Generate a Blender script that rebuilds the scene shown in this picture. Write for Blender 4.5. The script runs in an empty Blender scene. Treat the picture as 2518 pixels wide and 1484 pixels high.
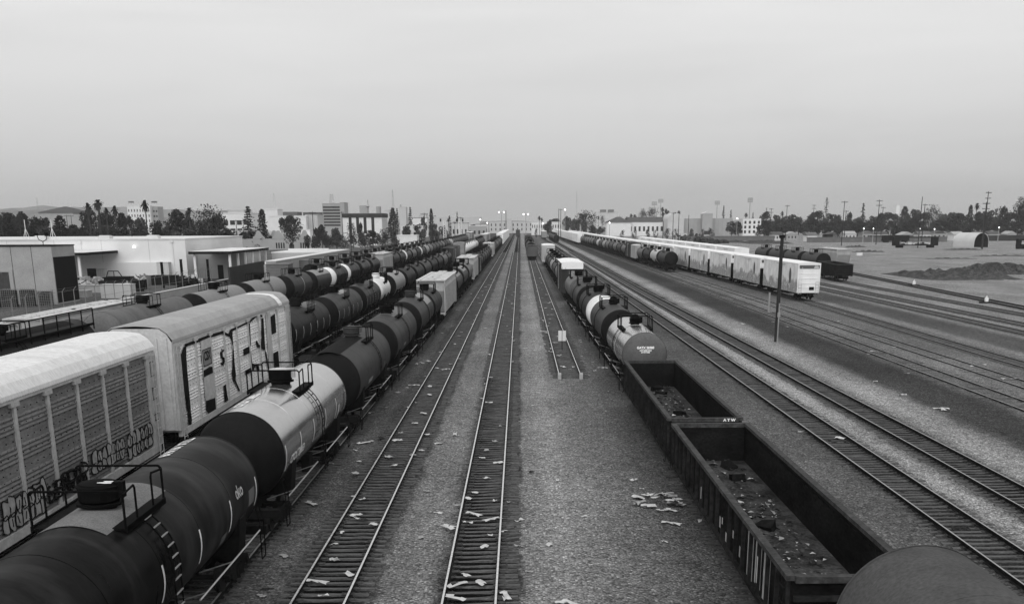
import bpy, math, random
from mathutils import Vector, Matrix
random.seed(7)
R = random.random
def U(a, b): return a + (b - a) * R()
C = bpy.context.scene.collection
SC = bpy.context.scene

# ------------------------------------------------------------------ camera model (reference picture measured 2518 wide)
F, YC, Y0, XC, CZ, EP = 2750., 1388., 546., 1280., 10.4, .005
TH = math.atan((YC - Y0) / F); ct, st = math.cos(TH), math.sin(TH)
def AT(x, y, Y):
    x, y = x - EP * (y - Y0), y + EP * (x - XC)
    k = (y - YC) / F
    h = Y * (st + k * ct) / (ct - k * st); D = Y * ct + h * st
    return (x - XC) * D / F, CZ - h
def GP(x, y, z=0.0):
    x, y = x - EP * (y - Y0), y + EP * (x - XC)
    h = CZ - z; D = F * h / (ct * (y - Y0)); Y = (D - h * st) / ct
    return (x - XC) * D / F, Y

# ------------------------------------------------------------------ materials
MATS = {}
def node_mat(name):
    m = bpy.data.materials.new(name); m.use_nodes = True
    nt = m.node_tree; nt.nodes.clear()
    out = nt.nodes.new('ShaderNodeOutputMaterial'); b = nt.nodes.new('ShaderNodeBsdfPrincipled')
    nt.links.new(b.outputs[0], out.inputs[0])
    return m, nt, b
def N(nt, t, **kw):
    n = nt.nodes.new(t)
    for k, v in kw.items(): setattr(n, k, v)
    return n
def ramp(nt, stops, interp='LINEAR'):
    r = N(nt, 'ShaderNodeValToRGB'); e = r.color_ramp.elements; r.color_ramp.interpolation = interp
    while len(e) > 1: e.remove(e[-1])
    for i, (p, v) in enumerate(stops):
        q = e[0] if i == 0 else e.new(p)
        q.position = p; q.color = (v, v, v, 1)
    return r
def M(name, base, rough=.65, metal=0., var=.25, scale=.8, stretch=(1, 1, 1), fine=.12, fscale=9., bump=0., spec=.5, coat=0., chips=None, rvar=.1):
    if name in MATS: return MATS[name]
    m, nt, b = node_mat(name); L = nt.links.new
    tc = N(nt, 'ShaderNodeTexCoord'); mp = N(nt, 'ShaderNodeMapping'); mp.inputs['Scale'].default_value = stretch
    oi = N(nt, 'ShaderNodeObjectInfo'); mu = N(nt, 'ShaderNodeMath', operation='MULTIPLY'); mu.inputs[1].default_value = 37.
    L(tc.outputs['Object'], mp.inputs[0]); L(oi.outputs['Random'], mu.inputs[0])
    n1 = N(nt, 'ShaderNodeTexNoise', noise_dimensions='4D'); n1.inputs['Scale'].default_value = scale; n1.inputs['Detail'].default_value = 5; n1.inputs['Roughness'].default_value = .6
    n2 = N(nt, 'ShaderNodeTexNoise', noise_dimensions='4D'); n2.inputs['Scale'].default_value = fscale; n2.inputs['Detail'].default_value = 3
    for n in (n1, n2): L(mp.outputs[0], n.inputs['Vector']); L(mu.outputs[0], n.inputs['W'])
    r1 = ramp(nt, [(.3, max(0, 1 - var)), (.7, 1 + var)]); r2 = ramp(nt, [(.3, 1 - fine), (.7, 1 + fine)])
    L(n1.outputs[0], r1.inputs[0]); L(n2.outputs[0], r2.inputs[0])
    a = N(nt, 'ShaderNodeMath', operation='MULTIPLY'); L(r1.outputs[0], a.inputs[0]); L(r2.outputs[0], a.inputs[1])
    c = N(nt, 'ShaderNodeMath', operation='MULTIPLY', use_clamp=True); c.inputs[1].default_value = base; L(a.outputs[0], c.inputs[0])
    last = c.outputs[0]
    if chips:
        cv, cs, th = chips[:3]; sf = chips[3] if len(chips) > 3 else .05
        v = N(nt, 'ShaderNodeTexNoise', noise_dimensions='4D'); v.inputs['Scale'].default_value = cs; v.inputs['Detail'].default_value = 6
        L(mp.outputs[0], v.inputs['Vector']); L(mu.outputs[0], v.inputs['W'])
        rr = ramp(nt, [(th, 0), (th + sf, 1)]); L(v.outputs[0], rr.inputs[0])
        mx = N(nt, 'ShaderNodeMix', data_type='FLOAT'); L(rr.outputs[0], mx.inputs[0]); L(last, mx.inputs[2]); mx.inputs[3].default_value = cv
        last = mx.outputs[0]
    cc = N(nt, 'ShaderNodeCombineColor'); [L(last, cc.inputs[i]) for i in range(3)]
    L(cc.outputs[0], b.inputs['Base Color'])
    b.inputs['Metallic'].default_value = metal; b.inputs['Specular IOR Level'].default_value = spec
    rr = ramp(nt, [(.3, max(.05, rough - rvar)), (.7, min(1, rough + rvar))]); L(n1.outputs[0], rr.inputs[0]); L(rr.outputs[0], b.inputs['Roughness'])
    b.inputs['Coat Weight'].default_value = coat
    if bump:
        bp = N(nt, 'ShaderNodeBump'); bp.inputs['Strength'].default_value = bump; bp.inputs['Distance'].default_value = .02
        L(n2.outputs[0], bp.inputs['Height']); L(bp.outputs[0], b.inputs['Normal'])
    MATS[name] = m
    return m
def EM(name, v, s):
    if name in MATS: return MATS[name]
    m, nt, b = node_mat(name)
    b.inputs['Base Color'].default_value = (v, v, v, 1); b.inputs['Emission Color'].default_value = (1, 1, 1, 1); b.inputs['Emission Strength'].default_value = s
    MATS[name] = m; return m

STR = (3.2, .35, .9)           # streak directions for tank shells
m_black = M('black tank paint', .008, .34, var=.75, scale=.55, stretch=(.6, 1.6, .6), fine=.3, spec=.015, chips=(.042, .5, .5, .2))
m_black2 = M('faded black paint', .013, .42, var=.5, scale=.5, fine=.25, spec=0.03)
m_dark = M('dark grey tank paint', .042, .45, var=.3, scale=.6, fine=.15, spec=0.025)
m_dark2 = M('charcoal tank paint', .022, .45, var=.4, scale=.6, fine=.2, spec=0.02)
m_grey = M('grey tank paint', .1, .45, var=.25, scale=.6, fine=.12, spec=0.06)
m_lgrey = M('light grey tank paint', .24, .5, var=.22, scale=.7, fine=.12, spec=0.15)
m_pale = M('pale tank paint', .42, .5, var=.2, scale=.8, fine=.1, spec=0.2)
m_white = M('white tank paint', .72, .45, var=.15, scale=.8, fine=.08)
m_silver = M('bright metal jacket', .43, .17, metal=.92, var=.07, scale=.8, fine=.04, rvar=.03)
m_dust = M('dusty tank paint', .12, .6, var=.3, scale=.5, stretch=(.5, 1.2, .5), fine=.15, spec=0.03)
m_head = M('dark tank head paint', .012, .4, var=.25, scale=.5, spec=0.02)
m_pad = M('gritty walkway paint', .15, .9, var=.2, scale=2, fine=.3, fscale=30, spec=0.02)
m_iron = M('black ironwork', .006, .6, var=.3, spec=0.01)
m_iron2 = M('worn ironwork', .014, .7, var=.4, fine=.3, spec=0.01)
m_steel = M('bare rod steel', .4, .4, metal=.3, var=.2)
m_wheel = M('wheel steel', .02, .5, metal=.2, var=.3, spec=0.1)
m_stripe = M('white reflective tape', .75, .5, var=.1)
m_paint = M('white lettering paint', .8, .6, var=.1)
m_dullpaint = M('dull lettering paint', .42, .7, var=.2)
m_boxw = M('white boxcar paint', .78, .55, var=.1, scale=.6, fine=.06)
m_boxroof = M('white boxcar roof', .8, .5, var=.06, scale=.4, fine=.05)
m_boxd = M('dark boxcar paint', .04, .6, var=.3, spec=0.03)
m_hop = M('pale hopper paint', .36, .6, var=.2, scale=.6, stretch=(1, 1, .4), fine=.12, spec=0.1)
m_hoproof = M('pale hopper roof', .5, .6, var=.2, scale=1.2, fine=.15, chips=(.12, 1.6, .62), spec=0.1)
m_gond = M('rusty black gondola steel', .024, .65, var=.5, scale=1.2, fine=.4, fscale=6, spec=0.0)
m_gondin = M('rusty gondola lining', .012, .85, var=.5, scale=.8, stretch=(1, .6, 1.5), fine=.35, spec=0.0)
m_gtop = M('worn gondola top chord', .05, .7, var=.5, scale=3, fine=.35, spec=0.03)
m_arside = M('dirty autorack panel', .165, .65, var=.28, scale=.9, stretch=(1, .4, 1.4), fine=.3, fscale=14, spec=0.04)
m_arpost = M('autorack post paint', .42, .6, var=.2, scale=2, spec=0.08)
m_arroof = M('galvanised autorack roof', .6, .45, var=.12, scale=.35, stretch=(.6, 3, .6), metal=.15)
m_arroof2 = M('grey autorack roof', .3, .5, var=.16, scale=.35, stretch=(.6, 2, .6), metal=.1)
m_arside2 = M('pale autorack panel', .8, .6, var=.15, scale=1, fine=.22, fscale=14, spec=0.05)
m_arpost2 = M('pale autorack post paint', .52, .6, var=.15, scale=2, spec=0.08)
m_graf = M('black spray paint', .012, .6, var=.3, spec=0.02)
m_graf2 = M('pale spray paint', .33, .7, var=.3, scale=3, spec=0.05)
m_tie = M('creosoted tie wood', .1, .9, var=.55, scale=3, stretch=(.5, 6, 2), fine=.4, fscale=18, bump=.4, spec=0.0)
m_rail = M('rusty rail steel', .016, .8, var=.3, scale=6, spec=0.02)
m_railtop = M('polished rail head', .62, .3, metal=.55, var=.1, scale=4)
m_railtop2 = M('dull rail head', .3, .4, metal=.4, var=.2, scale=4)
m_plate = M('tie plate steel', .06, .6, var=.3, spec=0.05)
m_litter = M('weathered paper', .5, .9, var=.2, scale=4, spec=0.02)
m_litter2 = M('grey cardboard', .3, .9, var=.3, scale=4, spec=0.02)
m_litter3 = M('dark cloth rag', .03, .9, var=.4, scale=4, spec=0.02)
m_rub = M('rubble', .055, .9, var=.6, scale=4, fine=.4, spec=0.01)
m_wall = M('white stucco', .7, .8, var=.06, scale=.25, fine=.04)
m_wall2 = M('pale stucco', .5, .8, var=.08, scale=.25, fine=.05)
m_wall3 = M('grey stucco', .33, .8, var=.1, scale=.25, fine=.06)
m_conc = M('grey tilt-up concrete', .33, .85, var=.14, scale=.5, fine=.12, spec=0.08)
m_roofw = M('white membrane roof', .62, .8, var=.15, scale=.15, fine=.08)
m_roofd = M('dark roof tile', .08, .8, var=.2, scale=.5, spec=0.05)
m_glass = M('dark window glass', .02, .15, var=.1)
m_dk = M('dark opening', .012, .9, var=.2, spec=0.02)
m_pole = M('weathered pole wood', .035, .9, var=.3, scale=2, stretch=(3, 3, .3), spec=0.03)
m_mast = M('galvanised mast', .28, .5, metal=.3, var=.1)
m_leafd = M('dark foliage', .026, .8, var=.3, scale=1.5, spec=.03)
m_leafm = M('mid foliage', .055, .8, var=.3, scale=1.5, spec=.03)
m_leafl = M('light foliage', .085, .8, var=.3, scale=1.5, spec=.03)
m_trunk = M('tree bark', .06, .9, var=.3, scale=3, spec=0.02)
m_dirt = M('dark soil', .07, .95, var=.55, scale=.9, fine=.5, fscale=4, bump=.9, spec=0.0)
m_blk = M('grey block wall', .13, .9, var=.2, scale=.6, fine=.15, spec=0.05)
m_blkd = M('dark board and shaded lining', .042, .9, var=.25, scale=.5, spec=0.03)
m_wood = M('weathered board', .16, .85, var=.25, scale=3, stretch=(.5, .5, 6), spec=0.05)
m_mesh = M('galvanised fence wire', .2, .6, metal=.3, var=.1)
m_lamp = EM('lit lamp', .9, 5.)
m_hill = M('scrubby hillside', .15, .95, var=.3, scale=.01, fine=.3, fscale=.05, spec=0.0)
m_tag = M('white roof patch paint', .8, .5, var=.02)  # plain white paint of the autorack roof patch

# ------------------------------------------------------------------ mesh builder
class MB:
    def __init__(s): s.v = []; s.f = []; s.m = []; s.s = []
    def add(s, vs, fs, m=0, sm=False):
        o = len(s.v); s.v += [tuple(p) for p in vs]
        for f in fs: s.f.append([o + i for i in f]); s.m.append(m); s.s.append(sm)
    def box(s, x0, x1, y0, y1, z0, z1, m=0):
        s.add([(x0,y0,z0),(x1,y0,z0),(x1,y1,z0),(x0,y1,z0),(x0,y0,z1),(x1,y0,z1),(x1,y1,z1),(x0,y1,z1)],
              [(0,3,2,1),(4,5,6,7),(0,1,5,4),(1,2,6,5),(2,3,7,6),(3,0,4,7)], m); return s
    def tube(s, p, q, r, n=6, m=0, r2=None, caps=True):
        p, q = Vector(p), Vector(q); d = q - p
        if d.length < 1e-6: return s
        d.normalize(); a = d.orthogonal().normalized(); b = d.cross(a); r2 = r if r2 is None else r2
        vs = [p + (a * math.cos(t) + b * math.sin(t)) * r for t in [2*math.pi*i/n for i in range(n)]] + \
             [q + (a * math.cos(t) + b * math.sin(t)) * r2 for t in [2*math.pi*i/n for i in range(n)]]
        fs = [(i, (i+1) % n, n + (i+1) % n, n + i) for i in range(n)]
        s.add(vs, fs, m, n > 6)
        if caps: s.add(vs, [tuple(range(n-1, -1, -1)), tuple(range(n, 2*n))], m)
        return s
    def path(s, pts, r, n=5, m=0):
        for i in range(len(pts) - 1): s.tube(pts[i], pts[i+1], r, n, m)
        return s
    def lathe(s, prof, n, axis='y', c=(0, 0), m=0, sm=True, a0=0., a1=2*math.pi):
        full = abs(a1 - a0 - 2*math.pi) < 1e-6; k = n if full else n + 1
        vs = []
        for (t, r) in prof:
            for i in range(k):
                a = a0 + (a1 - a0) * i / n; u, w = c[0] + r*math.cos(a), c[1] + r*math.sin(a)
                vs.append((u, t, w) if axis == 'y' else (u, w, t))
        fs = []
        for j in range(len(prof) - 1):
            for i in range(n):
                i2 = (i + 1) % k
                q = (j*k+i, j*k+i2, (j+1)*k+i2, (j+1)*k+i)
                fs.append(q if axis == 'z' else q[::-1])
        s.add(vs, fs, m, sm); return s
    def prism(s, poly, fn, d0, d1, m=0):        # poly of (u,v), fn(u,v,d)->xyz
        n = len(poly)
        vs = [fn(u, v, d0) for u, v in poly] + [fn(u, v, d1) for u, v in poly]
        s.add(vs, [tuple(range(n-1, -1, -1)), tuple(range(n, 2*n))] + [(i, (i+1) % n, n+(i+1) % n, n+i) for i in range(n)], m); return s
    def mesh(s, name, *mats):
        me = bpy.data.meshes.new(name); me.from_pydata(s.v, [], s.f)
        for m in mats: me.materials.append(m)
        me.polygons.foreach_set('material_index', s.m); me.polygons.foreach_set('use_smooth', s.s)
        if any(s.s): me.set_sharp_from_angle(angle=math.radians(38))
        me.update(); return me
def ob(name, me, parent=None, loc=(0, 0, 0), rz=0., rot=None):
    o = bpy.data.objects.new(name, me); C.objects.link(o); o.parent = parent; o.location = loc
    o.rotation_euler = rot if rot else (0, 0, rz); return o
def tag(o, label, cat, group=None, kind=None):
    if kind: o['kind'] = kind
    if label: o['label'] = label
    if cat: o['category'] = cat
    if group: o['group'] = group
    return o
def thing(name, label, cat, loc, rz=0., group=None):
    return tag(ob(name, None, None, loc, rz), label, cat, group)
CACHE = {}
def cached(key, fn):
    if key not in CACHE: CACHE[key] = fn()
    return CACHE[key]
ORD = ('first second third fourth fifth sixth seventh eighth ninth tenth eleventh twelfth thirteenth fourteenth fifteenth sixteenth seventeenth '
       'eighteenth nineteenth twentieth twenty-first twenty-second twenty-third twenty-fourth twenty-fifth twenty-sixth twenty-seventh twenty-eighth '
       'twenty-ninth thirtieth thirty-first thirty-second thirty-third thirty-fourth thirty-fifth thirty-sixth thirty-seventh thirty-eighth thirty-ninth fortieth').split()
ORD += ['forty-' + w for w in ORD[:9]] + ['fiftieth'] + ['fifty-' + w for w in ORD[:9]]
def text_mesh(txt, size, fn, mat, bold=0.):
    cu = bpy.data.curves.new('t', 'FONT'); cu.body = txt; cu.size = size; cu.align_x = 'CENTER'; cu.align_y = 'CENTER'; cu.offset = bold
    cu.resolution_u = 3
    o = bpy.data.objects.new('t', cu); me = bpy.data.meshes.new_from_object(o)
    for v in me.vertices: v.co = fn(v.co.x, v.co.y)
    me.materials.clear(); me.materials.append(mat); bpy.data.objects.remove(o); me.name = 'lettering'; return me

# ------------------------------------------------------------------ tracks
RH = .2      # rail head height
TR = {'L1': [(0, -9.5), (2000, -9.0)], 'L2': [(0, -17.6), (82, -17.6), (110, -17.1), (2000, -16.9)],
      'L3': [(0, -29.2), (140, -29.0), (175, -28.3), (2000, -27.8)], 'L4': [(0, -33.2), (2000, -32.6)], 'L5': [(0, -38.4), (2000, -38.4)],
      'A': [(0, -5.77), (2000, -5.82)], 'B': [(0, -1.49), (120, -1.57), (700, -1.9), (2000, -1.9)],
      'R1': [(0, 3.4), (78, 3.4), (320, 3.3), (2000, 3.3)], 'R2': [(0, 7.6), (70, 7.5), (150, 7.0), (290, 6.8), (2000, 6.8)],
      'R3': [(0, 15.5), (60, 15.4), (200, 15.1), (2000, 14.3)], 'R4': [(0, 19.45), (50, 19.35), (180, 18.5), (2000, 17.5)],
      'R5': [(0, 29.3), (100, 29.2), (547, 28.3), (2000, 24)], 'R6': [(0, 33.2), (100, 33.0), (245, 32.1), (500, 29.6), (2000, 28)],
      'R7': [(0, 37.5), (90, 37.5), (154, 38.4), (220, 37.4), (340, 35.2), (500, 33.4), (2000, 30.5)],
      'R8': [(0, 48.2), (190, 48.0), (242, 46.2), (450, 44), (2000, 40)], 'R9': [(0, 52.3), (400, 51), (2000, 50)],
      'R10': [(0, 60.2), (128, 57.3), (203, 57.0), (215, 57.6), (232, 60.2), (320, 60.2), (2000, 58)], 'R11': [(0, 75), (130, 61), (240, 68), (2000, 70)]}
def tx(t, Y):
    P = TR[t]
    for (a, xa), (b, xb) in zip(P, P[1:]):
        if Y <= b: return xa + (xb - xa) * (Y - a) / (b - a)
    return P[-1][1]
def heading(t, Y): return -math.atan((tx(t, Y + 5) - tx(t, Y - 5)) / 10)

def tie_mesh(k):
    rr = random.Random(k); b = MB(); L0 = 1.3 + rr.uniform(-.12, .1); L1 = 1.3 + rr.uniform(-.12, .1); n = 7; w = rr.uniform(.078, .105)
    vs = []
    for i in range(n + 1):
        x = -L0 + (L0 + L1) * i / n; e = rr.uniform(-.012, .012); h = rr.uniform(-.01, .008); ww = w + rr.uniform(-.014, .01)
        vs += [(x, e - ww, -.14), (x, e + ww, -.14), (x, e + ww - .012, h), (x, e - ww + .012, h)]
    fs = [(0, 3, 2, 1), (4*n, 4*n+1, 4*n+2, 4*n+3)]
    for i in range(n):
        o = 4*i
        for j in range(4): fs.append((o+j, o+(j+1) % 4, o+4+(j+1) % 4, o+4+j))
    b.add(vs, fs, 0)
    for s in (-1, 1): b.box(s*.75-.19, s*.75+.19, -.09, .09, .0, .018, 1); b.box(s*.75-.16, s*.75-.13, -.03, .0, .018, .05, 1); b.box(s*.75+.13, s*.75+.16, .0, .03, .018, .05, 1)
    return b.mesh('railroad_tie', m_tie, m_plate)
TIES = [tie_mesh(i) for i in range(8)]
def rail_mesh(t, side, y0, y1, bright):
    P = TR[t]; ys = [y0] + [a for a, _ in P if y0 < a < y1] + [y1]
    prof = [(-.075, .02), (.075, .02), (.075, .035), (.012, .06), (.012, .13), (.036, .145), (.036, .178), (.03, RH), (-.03, RH), (-.036, .178), (-.036, .145), (-.012, .13), (-.012, .06), (-.075, .035)]
    b = MB(); n = len(prof); vs = []
    for y in ys:
        x = tx(t, y) + side * .7525; vs += [(x + u, y, w) for u, w in prof]
    for k in range(len(ys) - 1):
        for i in range(n):
            j = (i + 1) % n
            b.add([vs[k*n+i], vs[k*n+j], vs[(k+1)*n+j], vs[(k+1)*n+i]], [(0, 1, 2, 3)], 1 if i == 7 else 0)
    b.add([vs[i] for i in range(n)], [tuple(range(n))], 0)
    return b.mesh('rail', m_rail, m_railtop if bright else m_railtop2)
def track(t, y0, y1, label, bright=False, parts=100, tiemax=420, xoff=0., sp=.51, zt=.05, buried=0., start=28, tilt=0., sink=0.):
    o = thing('railway_track', label, 'railway track', (0, 0, 0), group='railway tracks of the yard')
    for s in (-1, 1): ob('rail', rail_mesh(t, s, y0, y1, bright), o, (0, 0, -sink))
    y = max(y0, start); k = 0; rr = random.Random(hash(t) % 1000 if False else sum(map(ord, t))); bulk = MB()
    while y < min(y1, tiemax):
        z = zt - (rr.uniform(0, buried)); x = tx(t, y) + xoff + rr.uniform(-.07, .07); a = rr.uniform(-.022, .022)
        if k < parts: ob('railroad_tie', TIES[rr.randrange(8)], o, (x, y, z), rot=(0, -tilt*rr.uniform(.4, 1.3), a))
        else: bulk.box(x - 1.28, x + 1.28, y - .09, y + .09, -.05, z)
        k += 1; y += sp * rr.uniform(.9, 1.1)
    if bulk.v:
        q = ob('railroad_tie', bulk.mesh('railroad_tie', m_tie), o); q['kind'] = 'stuff'
    return o
track('A', 12, 1000, 'empty railway track with bright rails, left one of the two open tracks', True)
track('B', 12, 826, 'empty railway track with bright rails running up the middle of the yard', True, xoff=.08, buried=.02, tilt=.045)
track('L1', 12, 1000, 'railway track under the tank cars just left of the two empty tracks')
track('L2', 12, 1000, 'railway track under the two tall autorack cars', parts=0)
track('L3', 40, 900, 'railway track under the long tanker row left of the autoracks', parts=0, start=60)
track('L4', 100, 700, 'railway track under the leftmost far tanker row', parts=0, start=100)
track('L5', 50, 400, 'railway track under the two pale covered hoppers at the left edge', parts=0, start=60)
track('R1', 78, 900, 'short stub siding whose rails end on the gravel beside a small sign', True, start=78.3)
track('R2', 8, 900, 'railway track under the two open gondolas', parts=100)
track('R3', 12, 1000, 'empty railway track right of the gondolas with gravel-filled ties', False, buried=.05)
track('R4', 12, 1000, 'empty railway track beside the dark dirt road, next to pale ballast', False, buried=.03)
track('R5', 30, 1000, 'half-buried railway track just right of the dark dirt road', buried=.12, parts=100, zt=.06, start=60, sink=.1)
track('R6', 30, 900, 'half-buried railway track leading to the dark tank string on the right', parts=0, zt=.03, buried=.12, start=60, sink=.11)
track('R7', 30, 900, 'railway track under the long string of white boxcars', parts=0, start=70, sink=.08)
track('R8', 60, 500, 'dark railway track at right, nearest of three close ones past the white boxcars', parts=0, start=90, sink=.08)
track('R9', 60, 400, 'dark railway track at right, middle one of three past the white boxcars', parts=0, start=90, sink=.08)
track('R10', 60, 500, 'dark railway track at right leading to the dark gondola end', parts=0, start=90, sink=.08)
track('R11', 70, 262, 'curving siding track that joins the dark tracks from the dirt field', parts=0, start=90)

# ------------------------------------------------------------------ rolling stock
def truck_mesh(lod):
    b = MB()
    for ya in (-.89, .89):
        if lod >= 1:
            for s in (-1, 1): b.lathe([(s*.72-.07, .05), (s*.72-.07, .42), (s*.72+.07, .42), (s*.72+.07, .05)], 12, 'y', (ya, .42)) if False else b.tube((s*.72-.07, ya, .42), (s*.72+.07, ya, .42), .42, 12, 1)
            b.tube((-.7, ya, .42), (.7, ya, .42), .08, 6, 1)
    for s in (-1, 1):
        x = s * 1.0
        b.prism([(-1.15, .34), (-1.15, .54), (-.6, .72), (.6, .72), (1.15, .54), (1.15, .34), (.72, .34), (.45, .2), (-.45, .2), (-.72, .34)], lambda u, v, d: (x + d, u, v), -.07, .07)
        for k in (-.22, 0, .22): b.tube((x + s*.06, k, .26), (x + s*.06, k, .58), .09, 8)
        for ya in (-.89, .89): b.tube((x + s*.05, ya, .42), (x + s*.14, ya, .42), .11, 8)
    b.box(-1.0, 1.0, -.2, .2, .45, .8)
    return b.mesh('truck', m_iron2, m_wheel)
def wheelset_mesh():
    b = MB()
    for s in (-1, 1):
        b.tube((s*.68, 0, 0), (s*.82, 0, 0), .42, 20, 0); b.tube((s*.655, 0, 0), (s*.68, 0, 0), .45, 20, 0); b.tube((s*.8, 0, 0), (s*.825, 0, 0), .14, 10, 0)
    b.tube((-1.05, 0, 0), (1.05, 0, 0), .08, 8, 0)
    return b.mesh('wheelset', m_wheel)
def coupler_mesh():
    b = MB(); b.box(-.1, .1, 0, .55, -.1, .1); b.box(-.17, .15, .5, .8, -.17, .17); b.tube((.25, .1, 0), (.3, .55, -.45), .03, 5); return b.mesh('coupler', m_iron2)
def running_gear(o, half, lod):
    for s in (-1, 1):
        t = ob('truck', cached(('truck', min(lod, 1)), lambda: truck_mesh(min(lod, 1))), o, (0, s * half, 0))
        if lod == 0:
            for ya in (-.89, .89): ob('wheelset', cached('ws', wheelset_mesh), t, (0, ya, .42))
def couplers(o, half, lod):
    if lod < 2:
        for s in (-1, 1): ob('coupler', cached('coup', coupler_mesh), o, (0, s * (half + .15), .85), 0 if s > 0 else math.pi)

def head_prof(L, r, s, d, n=7):
    return [(s * (L/2 - d + d * math.sin(a)), r * math.cos(a)) for a in [math.pi/2 * i / n for i in range(n + 1)]]
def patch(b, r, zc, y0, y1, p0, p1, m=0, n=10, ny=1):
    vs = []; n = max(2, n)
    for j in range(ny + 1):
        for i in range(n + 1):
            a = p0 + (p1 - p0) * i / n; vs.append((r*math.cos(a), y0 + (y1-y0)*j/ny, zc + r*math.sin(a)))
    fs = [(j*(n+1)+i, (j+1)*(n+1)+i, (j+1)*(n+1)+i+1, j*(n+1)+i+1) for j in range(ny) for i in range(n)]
    b.add(vs, fs, m, True)
D2 = math.radians
def tank_car(t, Yc, L, body, look, row, n, r=1.48, zc=2.62, lod=None, nearhead=None, farhead=None, pad=None, style=0, hatch_m=None, hy=0., bands=(), walk=False, stripes=False, text=None, lid=None, ladder=True):
    lod = (0 if Yc < 135 else 1 if Yc < 330 else 2) if lod is None else lod
    o = thing('tank_car', f'{look}, {ORD[n]} in {row}', 'tank car', (tx(t, Yc), Yc, RH), heading(t, Yc), 'railway tank cars')
    d = r * .48; seg = (48, 28, 16)[lod]; hatch_m = hatch_m or m_iron
    def bar():
        b = MB(); y0, y1 = -(L/2 - d), L/2 - d; prof = [(y0, r)]
        if lod < 2:
            k = max(3, round(L / 3.1))
            for i in range(1, k):
                y = y0 + (y1 - y0) * i / k; prof += [(y - .022, r), (y - .018, r - .012), (y + .018, r - .012), (y + .022, r)]
        prof.append((y1, r)); b.lathe(prof, seg, 'y', (0, zc))
        if lod == 2:
            b.lathe(head_prof(L, r, -1, d, 4)[::-1], seg, 'y', (0, zc), 1); b.lathe(head_prof(L, r, 1, d, 4), seg, 'y', (0, zc), 1)
            return b.mesh('tank', body, nearhead or m_head)
        return b.mesh('tank', body)
    ob('tank', cached(('bar', L, r, zc, lod, body.name, (nearhead or m_head).name if lod == 2 else 0), bar), o)
    if lod < 2:
        for s, hm in ((-1, nearhead or m_head), (1, farhead or m_head)):
            def hd():
                b = MB(); P = [(s*(L/2-d-.03), r + .012), (s*(L/2-d+.03), r + .012)] + head_prof(L, r, s, d)
                b.lathe(P[::-1] if s < 0 else P, seg, 'y', (0, zc)); return b.mesh('tank_head', hm)
            ob('tank_head', cached(('hd', L, r, zc, s, seg, hm.name), hd), o)
    ztop = zc + r
    if pad:
        pm, p0, p1, y0, y1 = pad
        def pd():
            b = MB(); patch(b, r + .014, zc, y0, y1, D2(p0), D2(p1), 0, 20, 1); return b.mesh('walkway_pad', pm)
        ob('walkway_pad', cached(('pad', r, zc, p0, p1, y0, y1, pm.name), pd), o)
    for (bm_, y0, y1) in bands:
        b = MB(); b.lathe([(y0, r + .002), (y0, r + .016), (y1, r + .016), (y1, r + .002)], seg, 'y', (0, zc)); ob('painted_band', b.mesh('painted_band', bm_), o)
    # hatch bonnet
    def hb():
        b = MB(); hr = .46 if style != 2 else .36; hh = .54 if style != 2 else .42
        b.lathe([(-.12, hr*.78), (.06, hr*.82), (.08, hr*1.12), (.13, hr*1.12), (.15, hr*.9), (.2, hr), (hh - .06, hr), (hh - .06, hr + .03), (hh - .02, hr + .03), (hh, hr - .02)], (22, 14, 8)[lod], 'z'); return b.mesh('hatch_bonnet', hatch_m)
    hob = ob('hatch_bonnet', cached(('hb', style == 2, lod, hatch_m.name), hb), o, (0, hy, ztop - .03))
    def hl():
        b = MB(); hr = .46 if style != 2 else .36; hh = .54 if style != 2 else .42
        b.lathe([(hh - .03, hr - .01), (hh + .03, hr - .05), (hh + (.06 if style != 2 else .2), .22 if style != 2 else .2), (hh + (.08 if style != 2 else .27), .001)], (22, 14, 8)[lod], 'z')
        if lod == 0: b.box(.5*hr, hr + .12, -.1, .1, hh - .3, hh + .06)
        return b.mesh('bonnet_lid', lid or hatch_m)
    if lod < 2: ob('bonnet_lid', cached(('hl', style == 2, lod, (lid or hatch_m).name), hl), hob)
    # platforms and guard rails
    px = .76 if style != 1 else .95; pz = ztop - (r - math.sqrt(max(.01, r*r - (px + .1)**2))) + .05
    if lod < 2:
        for s in (-1, 1):
            def pf():
                b = MB(); b.box(s*px - .28, s*px + .28, hy - 1.35, hy + 1.35, pz, pz + .06)
                b.box(s*(px + .26) - .02, s*(px + .26) + .02, hy - 1.35, hy + 1.35, pz - .05, pz + .1)
                for yy in (-1.1, 1.1): b.box(s*px - .2, s*px + .2, hy + yy - .06, hy + yy + .06, pz - .35, pz)
                return b.mesh('platform', m_iron)
            ob('platform', cached(('pf', s, r, zc, hy, style == 2), pf), o)
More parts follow.
